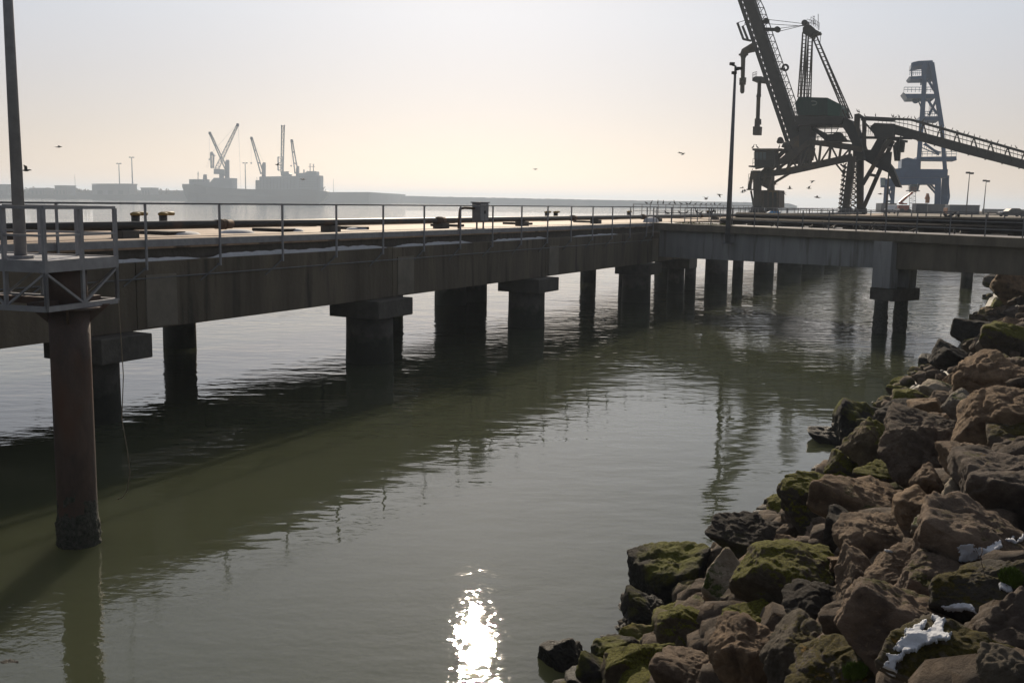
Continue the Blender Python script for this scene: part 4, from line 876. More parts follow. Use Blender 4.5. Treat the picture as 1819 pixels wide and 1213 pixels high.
b = MB(); xb(b, [((1630, 176), (1638, 196)), ((1634, 176), (1639, 188)), ((1637, 140), (1635.5, 152)), ((1639.5, 140), (1638, 152))], -4, .3); b.disc(X(1627, 177.5, -3), UP.n, 1.0, 1.2); b.build('brace', BL, ul)
b = MB(); xb(b, [((1636, 262), (1668, 276)), ((1640, 257), (1672, 272))], -5.5, .25)
for i in range(8): xb(b, [((1638 + 4 * i, 263 + 1.75 * i), (1638 + 4 * i, 258 + 1.75 * i))], -5.5, .1)
xb(b, [((1651, 182), (1650, 206)), ((1653, 182), (1652.5, 206))], -5, .12); b.build('stair', BL, ul)
b = MB(); xp_(b, ((1587, 315.5), (1590, 300), (1601, 299), (1602, 283), (1612, 280), (1630, 284), (1632, 300.5), (1684, 301), (1683, 315.5)), -6, 12); b.build('machinery_house', BL, ul)
b = MB(); xp_(b, ((1591, 328), (1590, 316), (1671, 316), (1670, 327)), -7, 14); b.build('portal_beam', BL, ul)
cb2 = MB(); xp_(cb2, ((1565, 333), (1564.5, 316), (1573, 316), (1573.5, 333)), -5, 3); co = cb2.build('operator_cab', BL, ul)
b = MB(); xp_(b, ((1565.5, 330), (1565, 317.5), (1571.5, 317.5), (1572, 330)), -5.15, .14); b.build('window', MT['cabglass2'], co)
b = MB(); xp_(b, ((1572, 328), (1572, 318), (1594, 316), (1594, 330), (1580, 332)), -5, 3); b.build('cab_arm', BL, ul)
for v, (p, q, w_) in ((-6, ((1575, 330), (1572, 374), 1.1)), (6, ((1587, 328), (1584, 374), 1.0)), (-6, ((1666.5, 318), (1665, 376), 1.5)), (6, ((1680, 312), (1676, 376), 1.8))):
    b = MB(); xb(b, [(p, q)], v, w_, w_); lg = b.build('leg', BL, ul); c = MB(); xp_(c, ((q[0] - 6, 378), (q[0] - 5, 373), (q[0] + 5, 373), (q[0] + 6, 378)), v - .8, 1.6); c.build('bogie', BL, lg)
b = MB(); xb(b, [((1577, 358), (1586, 358)), ((1578, 345), (1584, 330)), ((1583, 352), (1577, 334)), ((1646, 326), (1663, 345)), ((1652, 327), (1665, 340)), ((1683, 316), (1686, 350)), ((1686, 350), (1680, 372))], 0, .5); b.build('tie_brace', BL, ul)
# ------------------------------------------------------------------ yard behind the trestle
def gp(px, D, z=5.02): p = atY(px, 380, D); return np.array([p[0], D, z])
def ybox(b, x0, x1, y0, y1, D, th, z0=None):
    a = atY(x0, y1, D); c = atY(x1, y1, D); z0 = 5.02 if z0 is None else z0; b.hexa([(a[0], D, z0), (c[0], D, z0), (c[0], D + th, z0), (a[0], D + th, z0), (a[0], D, a[2]), (c[0], D, a[2]), (c[0], D + th, a[2]), (a[0], D + th, a[2])])
def container(lab, x0, x1, y1, D, th, m, ribs=14):
    g = root('container', lab, 'container', gp((x0 + x1) / 2, D + th / 2)); b = MB(); ybox(b, x0, x1, 0, y1, D, th); b.build('body', MT[m], g, bevel=.04)
    a = atY(x0, y1, D); c = atY(x1, y1, D); b = MB()
    for i in range(ribs): x = a[0] + (c[0] - a[0]) * (i + .5) / ribs; b.box((x, D - .03, (5.1 + a[2] - .08) / 2), (.12, .07, a[2] - 5.2))
    b.build('side_rib', MT[m], g); b = MB(); b.box(((a[0] + c[0]) / 2, D - .02, a[2] - .06), (c[0] - a[0] + .06, .14, .14)); b.box(((a[0] + c[0]) / 2, D - .02, 5.1), (c[0] - a[0] + .06, .14, .16)); b.build('frame', MT[m], g)
container('long grey container under the two lamp masts', 1687.5, 1741, 363.8, 215, 2.5, 'grey_box', 22)
container('dark blue container left of the long grey one', 1628, 1648, 361.5, 230, 2.5, 'darkblue_box', 9)
container('blue grey container below the unloader right legs', 1649, 1682, 362.5, 232, 2.5, 'grey_box', 13)
container('white site hut behind the white pickup', 1566, 1593, 361, 262, 4, 'grey_box', 6)
container('low orange skip between the two grey containers', 1683, 1687, 369.5, 216, 2, 'orange', 3)
def vehicle(name, lab, cat, px, D, L_, H_, W_, prof, wins, m, rz, z=5.02):
    g = root(name, lab, cat, gp(px, D, z)); R = Matrix.Rotation(rz, 3, 'Z')
    def T(u, v, h): q = R @ Vector((u * L_, v * W_, h * H_)); o = OFF[g.name]; return np.array([o[0] + q.x, o[1] + q.y, o[2] + q.z])
    b = MB(); b.prism([T(u, -.5, h) for u, h in prof], np.array(R @ Vector((0, W_, 0)))); b.build('body', MT[m], g, bevel=.05)
    for wpoly in wins:
        for v0, dv in ((-.51, .012), (.498, .012)):
            b = MB(); b.prism([T(u, v0, h) for u, h in wpoly], np.array(R @ Vector((0, W_ * dv, 0)))); b.build('window', MT['glass'], g)
    for u in (-.31, .32):
        for v in (-.46, .46):
            b = MB(); b.disc(T(u, v, .21), np.array(R @ Vector((0, 1, 0))), .21 * H_, .2, 16); w_ = b.build('wheel', MT['tyre'], g); c = MB(); c.disc(T(u, v * 1.09, .21), np.array(R @ Vector((0, 1, 0))), .12 * H_, .08, 12); c.build('rim', MT['grey_box'], w_)
    for v in (-.35, .35):
        b = MB(); b.box(T(-.5, v, .44), (.1, .25, .14)); b.build('headlight', MT['glass'], g)
    return g
carp = [(-.5, .2), (-.5, .48), (-.42, .58), (-.24, .64), (-.12, .95), (.02, 1), (.2, .98), (.36, .68), (.49, .6), (.5, .22)]
carw = [[(-.2, .66), (-.1, .92), (.02, .95), (.02, .66)], [(.05, .66), (.05, .95), (.17, .93), (.29, .68)]]
pkp = [(-.5, .22), (-.5, .5), (-.46, .58), (-.3, .62), (-.22, .95), (-.16, 1), (.02, 1), (.05, .62), (.49, .6), (.5, .24)]
pkw = [[(-.26, .65), (-.19, .94), (-.09, .95), (-.09, .65)], [(-.07, .65), (-.07, .95), (.01, .95), (.02, .65)]]
vehicle('parked_car', 'dark saloon car parked on the quay at the right edge', 'car', 1797, 176, 4.5, 1.45, 1.75, carp, carw, 'carblack', .06)
vehicle('pickup_truck', 'white pickup truck facing the viewer behind the trestle railing', 'pickup', 1584, 205, 5.0, 1.75, 1.85, pkp, pkw, 'white', 1.0)
g = root('cherry_picker', 'red cherry picker with raised arm beside the scaffold tower', 'cherry picker', gp(1606, 250)); D_ = 250
def yp(x, y, dv=0.0): return atY(x, y, D_ + dv)
b = MB(); ybox(b, 1596.5, 1616, 0, 364.5, 249, 2.4, 5.6); ybox(b, 1603, 1612, 0, 361, 249.4, 1.6, 7); b.build('body', MT['red'], g, bevel=.08)
for x in (1599.5, 1612.5):
    for dv in (-1, 1.2): b = MB(); b.disc((yp(x, 372)[0], 250 + dv, 5.5), (0, 1, 0), .5, .3, 14); b.build('wheel', MT['tyre'], g)
b = MB(); b.bar(yp(1604, 362), yp(1597.5, 361), .5); b.bar(yp(1597.5, 361), yp(1610, 350), .55, .6); b.bar(yp(1609, 351), yp(1621, 342), .4, .45); b.build('arm', MT['red'], g)
b = MB(); b.box(yp(1622.5, 341.5), (1.4, .9, .1)); grail(b, yp(1618, 341, -.4), yp(1627, 341, -.4), 1.1, 3, .06); grail(b, yp(1618, 341, .4), yp(1627, 341, .4), 1.1, 3, .06); b.build('basket', MT['orange'], g)
g = root('scaffold_tower', 'slender scaffold tower with a work platform under the unloader', 'scaffold', gp(1621, 262)); b = MB(); D_ = 262
for x in (1615.5, 1626.5):
    for dv in (-.9, .9): b.bar(yp(x, 377, dv), yp(x, 338, dv), .1)
for i in range(9):
    y = 373 - i * 4
    for dv in (-.9, .9): b.bar(yp(1615.5, y, dv), yp(1626.5, y, dv), .07); b.bar(yp(1615.5 if i % 2 else 1626.5, y, dv), yp(1626.5 if i % 2 else 1615.5, y - 4, dv), .06)
b.build('frame', MT['blue'], g); b = MB(); b.bar(yp(1612.5, 339), yp(1631, 339.5), 2.4, .25); grail(b, yp(1613, 339, -1.1), yp(1631, 339.5, -1.1), 1.3, 5, .08); b.box(yp(1622, 334), (1.6, 1.2, 1.8)); b.bar(yp(1629, 338), yp(1632, 327), .5); b.build('platform', MT['darkblue_box'], g)
g = root('excavator', 'small orange excavator arm raised above the blue containers', 'excavator', gp(1649, 245)); D_ = 245
b = MB(); ybox(b, 1643, 1655, 0, 366, 244, 2.2, 5.9); b.build('body', MT['orange'], g, bevel=.1); b = MB(); b.prism([yp(1645.5, 361), yp(1646, 349), yp(1647.5, 343.5), yp(1650, 344), yp(1652, 352), yp(1651, 361)], (0, .7, 0)); b.bar(yp(1646, 350, .3), yp(1644.5, 354, .3), .5); b.build('arm', MT['orange'], g)
for dv in (-.2, 1.9): b = MB(); ybox(b, 1642, 1656, 0, 372.5, 244 + dv, .5, 5.02); b.build('track', MT['tyre'], g)
head_s = 1.3
for px, yt_, D_, lab in ((1716, 308, 200, 'left and taller of the two yard lamp masts over the grey container'), (1746.5, 322, 222, 'right and shorter of the two yard lamp masts over the grey container'), (1580, 330, 150, 'thin dark yard mast in front of the unloader left leg')):
    if px == 1580: continue
    P = gp(px, D_); t = atY(px + 1, yt_, D_); mast(lab, tuple(P), t[2] - 5.02, .13, .07, [(-.4, .0), (.35, -.1)], MT['steel_dark'], topdx=.1)
P = gp(1574, 150); t = atY(1578, 281, 150); mast('thin dark mast standing in front of the unloader cab', tuple(P), t[2] - 5.02, .16, .09, None, MT['steel_dark'])
b = MB()
for i in range(60):
    x = 1745 + i * 2.4; P = gp(x, 300 - i * .5); b.bar(P, P + np.array([0, 0, 1.2]), .3); 
b.bar(gp(1745, 300, 5.9), gp(1889, 270, 5.9), .25, .5); b.bar(gp(1745, 300, 6.2), gp(1889, 270, 6.2), .12, .12)
tag(b.build('guard_rail', MT['grey_box']), 'far guard rail along the quay behind the dark car', 'guard rail')
P = JP.m(120, 9.6, 5.04); b = MB()
for i in range(10):
    a_ = i / 10 * 6.283; pass
b.add([tuple(P + np.array([math.cos(a) * r * 1.4, math.sin(a) * r * .7, h])) for r, h in ((.9, .0), (.7, .3), (.35, .5)) for a in np.linspace(0, 6.283, 13)[:-1]], [(i * 12 + j, i * 12 + (j + 1) % 12, (i + 1) * 12 + (j + 1) % 12, (i + 1) * 12 + j) for i in range(2) for j in range(12)] + [tuple(range(24, 36))])
tag(b.build('tarpaulin', MT['tarp']), 'small bright blue tarpaulin heap beside the loader seaward legs', 'tarpaulin')

# ------------------------------------------------------------------ boulders of the shore
def ico(sub):
    bm_ = bmesh.new(); bmesh.ops.create_icosphere(bm_, subdivisions=sub, radius=1.0)
    v = np.array([q.co[:] for q in bm_.verts]); f = [tuple(q.index for q in p.verts) for p in bm_.faces]; bm_.free(); return v, f
ICO = {4: ico(4), 5: ico(5), 6: ico(6)}
def pnoise(P, seed):
    rg = np.random.RandomState(seed); G = rg.normal(size=(256, 3)); G /= np.linalg.norm(G, axis=1)[:, None]; pm = rg.permutation(256); pm = np.concatenate([pm, pm, pm])
    I = np.floor(P).astype(int); Fr = P - I; I &= 255; w_ = Fr * Fr * Fr * (Fr * (Fr * 6 - 15) + 10); out = 0
    for dx in (0, 1):
        for dy in (0, 1):
            for dz in (0, 1):
                h = pm[pm[pm[(I[:, 0] + dx) & 255] + ((I[:, 1] + dy) & 255)] + ((I[:, 2] + dz) & 255)]
                dt = (G[h] * (Fr - np.array([dx, dy, dz]))).sum(1)
                out = out + dt * (w_[:, 0] if dx else 1 - w_[:, 0]) * (w_[:, 1] if dy else 1 - w_[:, 1]) * (w_[:, 2] if dz else 1 - w_[:, 2])
    return out
def fbm(P, seed, octs, gain=.5):
    s_ = 0; a_ = 1.0
    for o_ in range(octs): s_ = s_ + a_ * pnoise(P * 2.03 ** o_ + 7.7 * o_, seed + o_); a_ *= gain
    return s_
def rock_mesh(name, seed, dims, sub, m, sharp=26.0, rough=1.0, flat=0.0):
    rg = np.random.RandomState(seed); V, F = ICO[sub]
    V0 = V
    nk = rg.normal(size=(9, 3)); nk /= np.linalg.norm(nk, axis=1)[:, None]; hk = rg.uniform(.60, .92, 9)
    tl = rg.normal(size=(6, 3)) * .16
    ax = np.vstack([np.eye(3), -np.eye(3)]) + tl; ax /= np.linalg.norm(ax, axis=1)[:, None]
    nk = np.vstack([nk, ax]); hk = np.concatenate([hk, rg.uniform(.70, .95, 6)])
    if flat: hk[11] = (1 - flat) * .85
    V = V + .06 * np.stack([pnoise(V * 1.7, seed + 3), pnoise(V * 1.7, seed + 4), pnoise(V * 1.7, seed + 5)], 1)
    dots = np.maximum(V @ nk.T / hk, 0); r = (dots ** sharp).sum(1) ** (-1 / sharp)
    P = V0 * r[:, None]
    P = (P - (P.max(0) + P.min(0)) / 2) / ((P.max(0) - P.min(0)) / 2)
    P = P * (np.array(dims) / 2); sc = float(np.mean(dims))
    Dv = fbm(P / sc * 2.0, seed, 3) * .075 * sc
    Dv = Dv - np.maximum(0, .10 - np.abs(pnoise(P / sc * 2.6, seed + 50))) * .40 * sc * (.5 + .5 * rg.random_sample())
    Dv = Dv + fbm(P * 4.5, seed + 9, 5, .65) * .038 * min(1.2, sc) + (np.abs(fbm(P * 11, seed + 20, 3, .6)) - .2) * .026
    P = P + V0 * (Dv * rough)[:, None]
    me = bpy.data.meshes.new(name); me.from_pydata([tuple(p) for p in P], [], F); me.update()
    me.polygons.foreach_set('use_smooth', [True] * len(F)); me.materials.append(m); return me
SHORE_ROT = math.atan2(26.5, 15.5)
placed = []
HERO = []
def hero(cx, cy, w_, h_, m, label, rot=0.0, z=None, lift=.12, seed=None, flat=0.0, deep=1.0, sharp=26.0):
    P = on_shore(cx, cy + h_ * .12, lift)
    if z is not None: P = at(cx, cy, z)
    dist = math.hypot(P[0], P[1], ) ; k = math.sqrt(P[0] ** 2 + P[1] ** 2 + (P[2] - CAMH) ** 2) / FPX
    k *= math.sqrt(1 + 0)
    W, Hh = w_ * k * 1.08, h_ * k * 1.18
    Dp = (.55 * W + .45 * Hh) * 1.15 * deep
    o = bpy.data.objects.new('boulder', rock_mesh('boulder', seed or len(HERO) + 11, (W, Dp, Hh * .95), 6 if w_ > 90 else 5, RM[m], flat=flat, sharp=sharp)); COL.objects.link(o)
    az = math.atan2(P[1], P[0]) - math.pi / 2
    # width axis across the view, tilted by rot in the picture sense and leaning back with the slope
    o.rotation_euler = (Matrix.Rotation(az, 3, 'Z') @ Matrix.Rotation(-math.radians(rot), 3, 'Y') @ Matrix.Rotation(math.radians(14), 3, 'X')).to_euler()
    d = ray(cx, cy); d = d / np.linalg.norm(d); P = P + d * Dp * .18
    o.location = tuple(P); tag(o, label, 'rock', 'boulders of the riprap shore'); OFF[o.name] = tuple(P)
    placed.append((P[0], P[1], max(W, Dp) * .42, cx, cy)); HERO.append(o); return o
hero(1190, 1022, 138, 92, 'wet', 'big dark barnacled boulder standing in the water at the foot of the shore', 8, seed=31)
hero(997, 1172, 72, 66, 'wet', 'small dark boulder alone in the water right of the sun glitter', 20, z=.08)
hero(1330, 957, 140, 52, 'wet', 'flat dark crusted boulder reaching out over the water', -12, flat=.2)
hero(1290, 1032, 84, 92, 'pale', 'pale steep boulder with green weed beside the mossy block', -30)
hero(1405, 1015, 182, 104, 'moss', 'large flat topped boulder with olive moss and a black front face', -4, seed=52, flat=.15)
hero(1337, 1106, 100, 48, 'moss', 'low bright green weedy boulder below the large mossy block', 5, flat=.2)
hero(1458, 896, 140, 76, 'moss', 'broad boulder with pale flat top and green flanks at the water edge', -3, flat=.3)
hero(1534, 888, 168, 88, 'brown', 'wide brown boulder with a white streak on its top', -10)
hero(1502, 938, 64, 60, 'wet', 'black shaded block in front of the white streaked boulder', 0)
hero(1560, 957, 146, 78, 'brown', 'smooth faceted brown boulder with a lit flat top, rising to the right', -22, seed=77, sharp=30)
hero(1602, 1008, 120, 46, 'brown', 'thin brown slab with a sliver of snow on its edge', 12, flat=.3)
hero(1538, 1030, 96, 76, 'brown', 'rounded brown boulder split by a crack left of the thin slab', -10)
hero(1626, 902, 74, 78, 'brown', 'dark brown boulder between the white streaked one and the white stone', 0)
hero(1656, 938, 56, 50, 'pale', 'small pale wedge shaped stone wedged among the brown boulders', 12, sharp=30)
hero(1694, 888, 44, 76, 'pale', 'upright whitish stone leaning on the biggest grey boulder', -12)
hero(1775, 862, 166, 128, 'grey', 'biggest grey brown pitted boulder at the right edge of the shore', -14, seed=91)
hero(1744, 962, 196, 90, 'grey', 'grey boulder with moss cushions and a snow patch on its right shoulder', -10, seed=93)
hero(1655, 1042, 118, 84, 'grey', 'rough lumpy grey boulder between the pyramid one and the mossy ledge', -8)
hero(1762, 1052, 176, 96, 'lichen', 'mossy grey ledge of rock with a bright green tuft at the right edge', 12)
hero(1540, 1092, 136, 90, 'brown', 'pyramid shaped brown boulder with a deeply shaded front', 4, seed=63)
hero(1622, 1132, 232, 108, 'grey', 'long dark grey boulder half covered by the largest snow patch', -22, seed=65)
hero(1694, 1168, 206, 98, 'lichen', 'long rounded boulder covered in yellow moss in front of the largest snow patch', -12, seed=66)
hero(1440, 1072, 90, 62, 'wet', 'dark wedge shaped boulder between the mossy block and the pyramid one', -28)
hero(1332, 1158, 128, 92, 'brown', 'knobbly reddish brown boulder low in the picture left of the orange lichen one', -12)
hero(1428, 1158, 128, 96, 'lichen', 'rough boulder with orange lichen on its crest', -6, seed=69)
hero(1492, 1192, 150, 76, 'lichen', 'grey boulder with a round green moss tuft at the bottom edge', 14)
hero(1132, 1172, 108, 88, 'moss', 'rounded boulder draped in green weed at the bottom edge', -4)
hero(1226, 1190, 128, 62, 'brown', 'low crumbly brown boulder at the bottom edge beside the weed draped one', -8)
hero(1224, 1108, 104, 64, 'moss', 'pale green weedy boulder behind the weed draped one', -8)
hero(1150, 1092, 100, 58, 'wet', 'dark barnacled boulder at the water edge above the weed draped one', -18)
hero(1088, 1152, 68, 62, 'wet', 'small dark crusted boulder at the water edge left of the weed draped one', -50)
hero(1062, 1198, 76, 34, 'wet', 'low black boulder at the water edge at the bottom of the picture', -20)
hero(1514, 750, 84, 82, 'wet', 'tall black wet boulder at the tip of the small point', -34, seed=44)
hero(1474, 776, 76, 34, 'wet', 'pointed black boulder reaching into the water from the small point', -10)
hero(1562, 798, 112, 58, 'moss', 'slanted boulder with a dark green mossy back', -34)
hero(1660, 770, 150, 46, 'brown', 'long flat tan slab near the middle of the shore', -4, flat=.35)
hero(1670, 805, 176, 62, 'brown', 'long brown boulder under the flat tan slab', -14)
hero(1728, 826, 120, 56, 'brown', 'slanting brown boulder left of the biggest grey one', -38)
hero(1786, 738, 130, 82, 'brown', 'heavy brown boulder at the right edge above the biggest grey one', -10)
hero(1768, 668, 116, 58, 'brown', 'smooth pinkish brown boulder at the right edge of the shore', -14, sharp=9)
hero(1708, 716, 44, 46, 'pale', 'small sunlit pale boulder with a green crest', -40)
hero(1672, 690, 62, 28, 'pale', 'flat sunlit pale stone with a green edge near the water', -18)
hero(1622, 712, 66, 42, 'moss', 'round dark boulder with a green cap near the water', -8)
hero(1597, 742, 84, 50, 'wet', 'broad black boulder below the green capped one', 0)
hero(1643, 722, 52, 48, 'brown', 'squat grey brown boulder right of the green capped one', 10)
hero(1757, 612, 34, 32, 'pale', 'small bright pale stone high on the far shore', -40)
hero(1790, 604, 84, 48, 'moss', 'mossy green ledge high on the far shore', -24)
hero(1647, 643, 27, 20, 'wet', 'little round black stone alone in the water by the trestle pier', 0, z=.05)
hero(1800, 1112, 92, 104, 'grey', 'dark boulder at the right edge behind the bare twig', -20)
hero(1802, 1200, 110, 60, 'lichen', 'mossy boulder in the bottom right corner', -10)
hero(1645, 852, 48, 46, 'brown', 'small dark round boulder under the slanting brown one', 0)
hero(1500, 838, 70, 60, 'moss', 'wet green and pale boulder standing at the water edge under the point', -30)
hero(1566, 846, 88, 42, 'moss', 'flat mossy boulder behind the white streaked one', -6, flat=.3)
hero(1690, 632, 62, 46, 'wet', 'dark boulder at the far water edge near the lone black stone', -10)
hero(1728, 588, 62, 40, 'wet', 'black boulder at the far water edge below the trestle', -5)
hero(1788, 502, 66, 26, 'wet', 'farthest dark boulder at the water edge under the trestle', -10)
hero(1806, 512, 70, 60, 'brown', 'brown boulder close under the trestle at the right edge', -12, z=2.3)
hero(18, 1196, 46, 30, 'wet', 'dark boulder awash in the bottom left corner', 10, z=-.1)
hero(150, 1212, 60, 14, 'wet', 'weedy black boulder just awash at the bottom edge left of the glitter', 0, z=-.14)
# the many other boulders: variants copied along the slope
VAR = {}
for ty, cnt in (('wet', 6), ('brown', 8), ('grey', 5), ('moss', 4), ('pale', 2), ('lichen', 3)):
    VAR[ty] = [rock_mesh('boulder', 500 + 17 * i + len(ty) * 101, (1, .8 + .1 * (i % 3), .62 + .1 * (i % 2)), 5 if ty != 'wet' else 4, RM[ty], rough=1.1) for i in range(cnt)]
LAB = {'wet': 'dark wet boulder low on the riprap shore at the waterline', 'brown': 'dry brown boulder packed among others on the riprap shore', 'grey': 'grey brown boulder packed among others high on the riprap shore',
       'moss': 'green weedy boulder packed among others just above the waterline', 'pale': 'small pale stone wedged among the dark boulders of the shore', 'lichen': 'boulder with yellowish moss high on the riprap shore'}
rr = random.Random(21); count = 0
cands = []
def place(x, y, size, extra=0.0):
    global count
    d = shore_d(x, y); z = shore_z(x, y)
    q = rr.random()
    ty = 'wet' if d < .75 else ('moss' if q < .3 else 'wet' if q < .5 else 'brown' if q < .93 else 'pale') if d < 1.9 else ('brown' if q < .6 else 'grey' if q < .82 else 'lichen' if q < .92 else 'moss' if q < .97 else 'pale')
    if ty == 'pale': size *= .55
    o = bpy.data.objects.new('boulder', rr.choice(VAR[ty])); COL.objects.link(o)
    o.scale = (size * rr.uniform(.85, 1.25), size * rr.uniform(.8, 1.1), size * rr.uniform(.7, 1.05))
    o.rotation_euler = (rr.uniform(-.35, .35), rr.uniform(-.35, .35), rr.uniform(0, 6.28))
    o.location = (x, y, z - .18 + extra - size * .05); tag(o, LAB[ty], 'rock', 'boulders of the riprap shore'); count += 1
    placed.append((x, y, size * .42, 0, 0))
seg = [(SHA[i], SHA[i + 1]) for i in range(4, len(SHA) - 1)]
tries = 0
while count < 238 and tries < 30000:
    tries += 1
    px = rr.uniform(1000, 1819); py = rr.uniform(485, 1213); P = on_shore(px, py, 0)
    if P[2] < -.02 and shore_d(P[0], P[1]) < -.25: continue
    if px > 1680 and 890 < py < 1130 or px > 1550 and py > 1050: continue
    dd = shore_d(P[0], P[1])
    if dd > 7 or dd < -.3 or P[1] > 118: continue
    far_ = P[1]; size = rr.choice((.3, .42, .55, .75, 1.0)) if far_ < 32 else rr.choice((.5, .7, .9, 1.2)) if far_ < 60 else rr.choice((.8, 1.0, 1.4)); size *= 1.0 if dd > 1 else .8
    if any((P[0] - a) ** 2 + (P[1] - c) ** 2 < (r_ * .72 + size * .26) ** 2 for a, c, r_, _, _ in placed): continue
    place(P[0], P[1], size)
# small stones filling the gaps are one ground cover
b = MB(); V4, F4 = ico(2)
for i in range(3200):
    px = rr.uniform(1000, 1819); py = 485 + (1213 - 485) * rr.random() ** .8; P = on_shore(px, py, 0); dd = shore_d(P[0], P[1])
    if dd < -.2 or dd > 7: continue
    if any((P[0] - a) ** 2 + (P[1] - c) ** 2 < (r_ * 1.25) ** 2 for a, c, r_, _, _ in placed[:len(HERO)]): continue
    s_ = rr.uniform(.07, .27); rot = Matrix.Rotation(rr.uniform(0, 6.28), 3, 'Z') @ Matrix.Rotation(rr.uniform(-.6, .6), 3, 'X'); sx = np.array([s_ * rr.uniform(.8, 1.5), s_, s_ * rr.uniform(.5, .9)])
    jit = np.random.RandomState(i % 97).uniform(.75, 1.15, len(V4)); vv = (V4 * jit[:, None] * sx) @ np.array(rot).T + np.array([P[0], P[1], shore_z(P[0], P[1]) - .16]); b.add(vv, F4, True)
tag(b.build('rubble', RM['brown']), kind='stuff')

# ------------------------------------------------------------------ snow, moss tufts and a bare twig on the boulders
bpy.context.view_layer.update()
dg = bpy.context.evaluated_depsgraph_get()
from mathutils.bvhtree import BVHTree
BV = []
for o in HERO:
    mw = o.matrix_basis; BV.append((o, BVHTree.FromPolygons([mw @ v.co for v in o.data.vertices], [tuple(p.vertices) for p in o.data.polygons])))
def cast(x, y):
    d = Vector(ray(x, y)).normalized(); o = Vector((0, 0, CAMH)); best = None
    for ob, t in BV:
        h = t.ray_cast(o, d)
        if h[0] is not None and (best is None or h[3] < best[3]): best = h
    return best
def inside(poly, x, y):
    c = False; j = len(poly) - 1
    for i in range(len(poly)):
        if (poly[i][1] > y) != (poly[j][1] > y) and x < (poly[j][0] - poly[i][0]) * (y - poly[i][1]) / (poly[j][1] - poly[i][1]) + poly[i][0]: c = not c
        j = i
    return c
def edge_d(poly, x, y):
    P = np.array([x, y]); best = 1e9
    for i in range(len(poly)):
        a = np.array(poly[i - 1], float); c = np.array(poly[i], float); t = np.clip((P - a) @ (c - a) / max((c - a) @ (c - a), 1e-9), 0, 1); best = min(best, np.linalg.norm(P - a - (c - a) * t))
    return best
def drape(name, poly, matl, label, cat, thick=.05, step=1.1, rag=4.5, group=None, ragscale=.12, soft=3.0, smooth=16, fuzz=0):
    """a real layer with thickness lying on the boulders inside an outline"""
    xs = np.arange(min(p[0] for p in poly) - 3, max(p[0] for p in poly) + 3, step); ys = np.arange(min(p[1] for p in poly) - 3, max(p[1] for p in poly) + 3, step)
    idx = {}; vs = []; fs = []; low = []; T = {}; ED = {}
    for i, x in enumerate(xs):
        for j, y in enumerate(ys):
            nx = (mnoise.noise(Vector((x * ragscale, y * ragscale, 3.1))) + .7 * mnoise.noise(Vector((x * ragscale * 3, y * ragscale * 3, 1.1)))) * rag; ny = (mnoise.noise(Vector((x * ragscale, y * ragscale, 9.7))) + .7 * mnoise.noise(Vector((x * ragscale * 3, y * ragscale * 3, 5.7)))) * rag
            if not inside(poly, x + nx, y + ny): continue
            h = cast(x, y)
            if h is None: continue
            T[i, j] = h[3]; ED[i, j] = min(1.0, edge_d(poly, x + nx, y + ny) / soft) ** .5; low.append((i, j, tuple(h[0] - h[1] * .03)))
    S0 = dict(T)
    for it in range(smooth):
        N = {}
        for (i, j), t in T.items():
            nb = [T[q] for q in ((i + 1, j), (i - 1, j), (i, j + 1), (i, j - 1)) if q in T and abs(T[q] - t) < .5]
            N[i, j] = min(S0[i, j], .5 * t + .5 * (sum(nb) / len(nb) if nb else t))
        T = N
    lw = []
    for i, j, lo_ in low:
        d = Vector(ray(xs[i], ys[j])).normalized(); p = Vector((0, 0, CAMH)) + d * (T[i, j] - (.004 + thick * ED[i, j] * .55)) + Vector((0, 0, thick * ED[i, j] * .5))
        idx[i, j] = len(vs); vs.append(tuple(p)); lw.append(lo_)
    low = lw
    n0 = len(vs); quads = []
    for (i, j) in idx:
        if (i + 1, j) in idx and (i, j + 1) in idx and (i + 1, j + 1) in idx:
            q = [idx[i, j], idx[i + 1, j], idx[i + 1, j + 1], idx[i, j + 1]]
            pp = [Vector(vs[k]) for k in q]
            if max((pp[0] - pp[2]).length, (pp[1] - pp[3]).length) < .30: quads.append(tuple(q))
    if not quads: return None
    par = list(range(n0))
    def fd(a):
        while par[a] != a: par[a] = par[par[a]]; a = par[a]
        return a
    for q in quads:
        for c in q[1:]: par[fd(c)] = fd(q[0])
    from collections import Counter
    big = Counter(fd(q[0]) for q in quads).most_common(1)[0][0]; quads = [q for q in quads if fd(q[0]) == big]
    used = sorted({c for q in quads for c in q}); re_ = {c: i for i, c in enumerate(used)}; vs = [vs[c] for c in used]; low = [low[c] for c in used]; quads = [tuple(re_[c] for c in q) for q in quads]; n0 = len(vs)
    from collections import Counter
    ec = Counter(); 
    for q in quads:
        for a, c in zip(q, q[1:] + q[:1]): ec[tuple(sorted((a, c)))] += 1
    fs = list(quads)
    for q in quads:
        for a, c in zip(q, q[1:] + q[:1]):
            if ec[tuple(sorted((a, c)))] == 1: fs.append((c, a, a + n0, c + n0))
    b = MB(); c0 = np.mean(np.array(vs), 0); b.add(vs + low, fs, True)
    rf = random.Random(len(vs))
    for _ in range(fuzz):
        P = np.array(rf.choice(vs)) + np.array([rf.uniform(-.01, .01) for _q in range(3)]); a_ = rf.uniform(0, 6.28); dx = np.array([math.cos(a_), math.sin(a_), 0]) * .004
        b.add([P - dx, P + dx, P + np.array([rf.uniform(-.02, .02), rf.uniform(-.02, .02), rf.uniform(.015, .045)])], [(0, 1, 2)])
    o = b.build(name, matl, None, off=c0); return tag(o, label, cat, group)
SG = 'snow patches left on the boulders'
z2 = lambda pts: [(1500 + x / 5.696, 1000 + y / 5.696) for x, y in pts]
z1 = lambda pts: [(1500 + x / 5.696, 840 + y / 5.696) for x, y in pts]
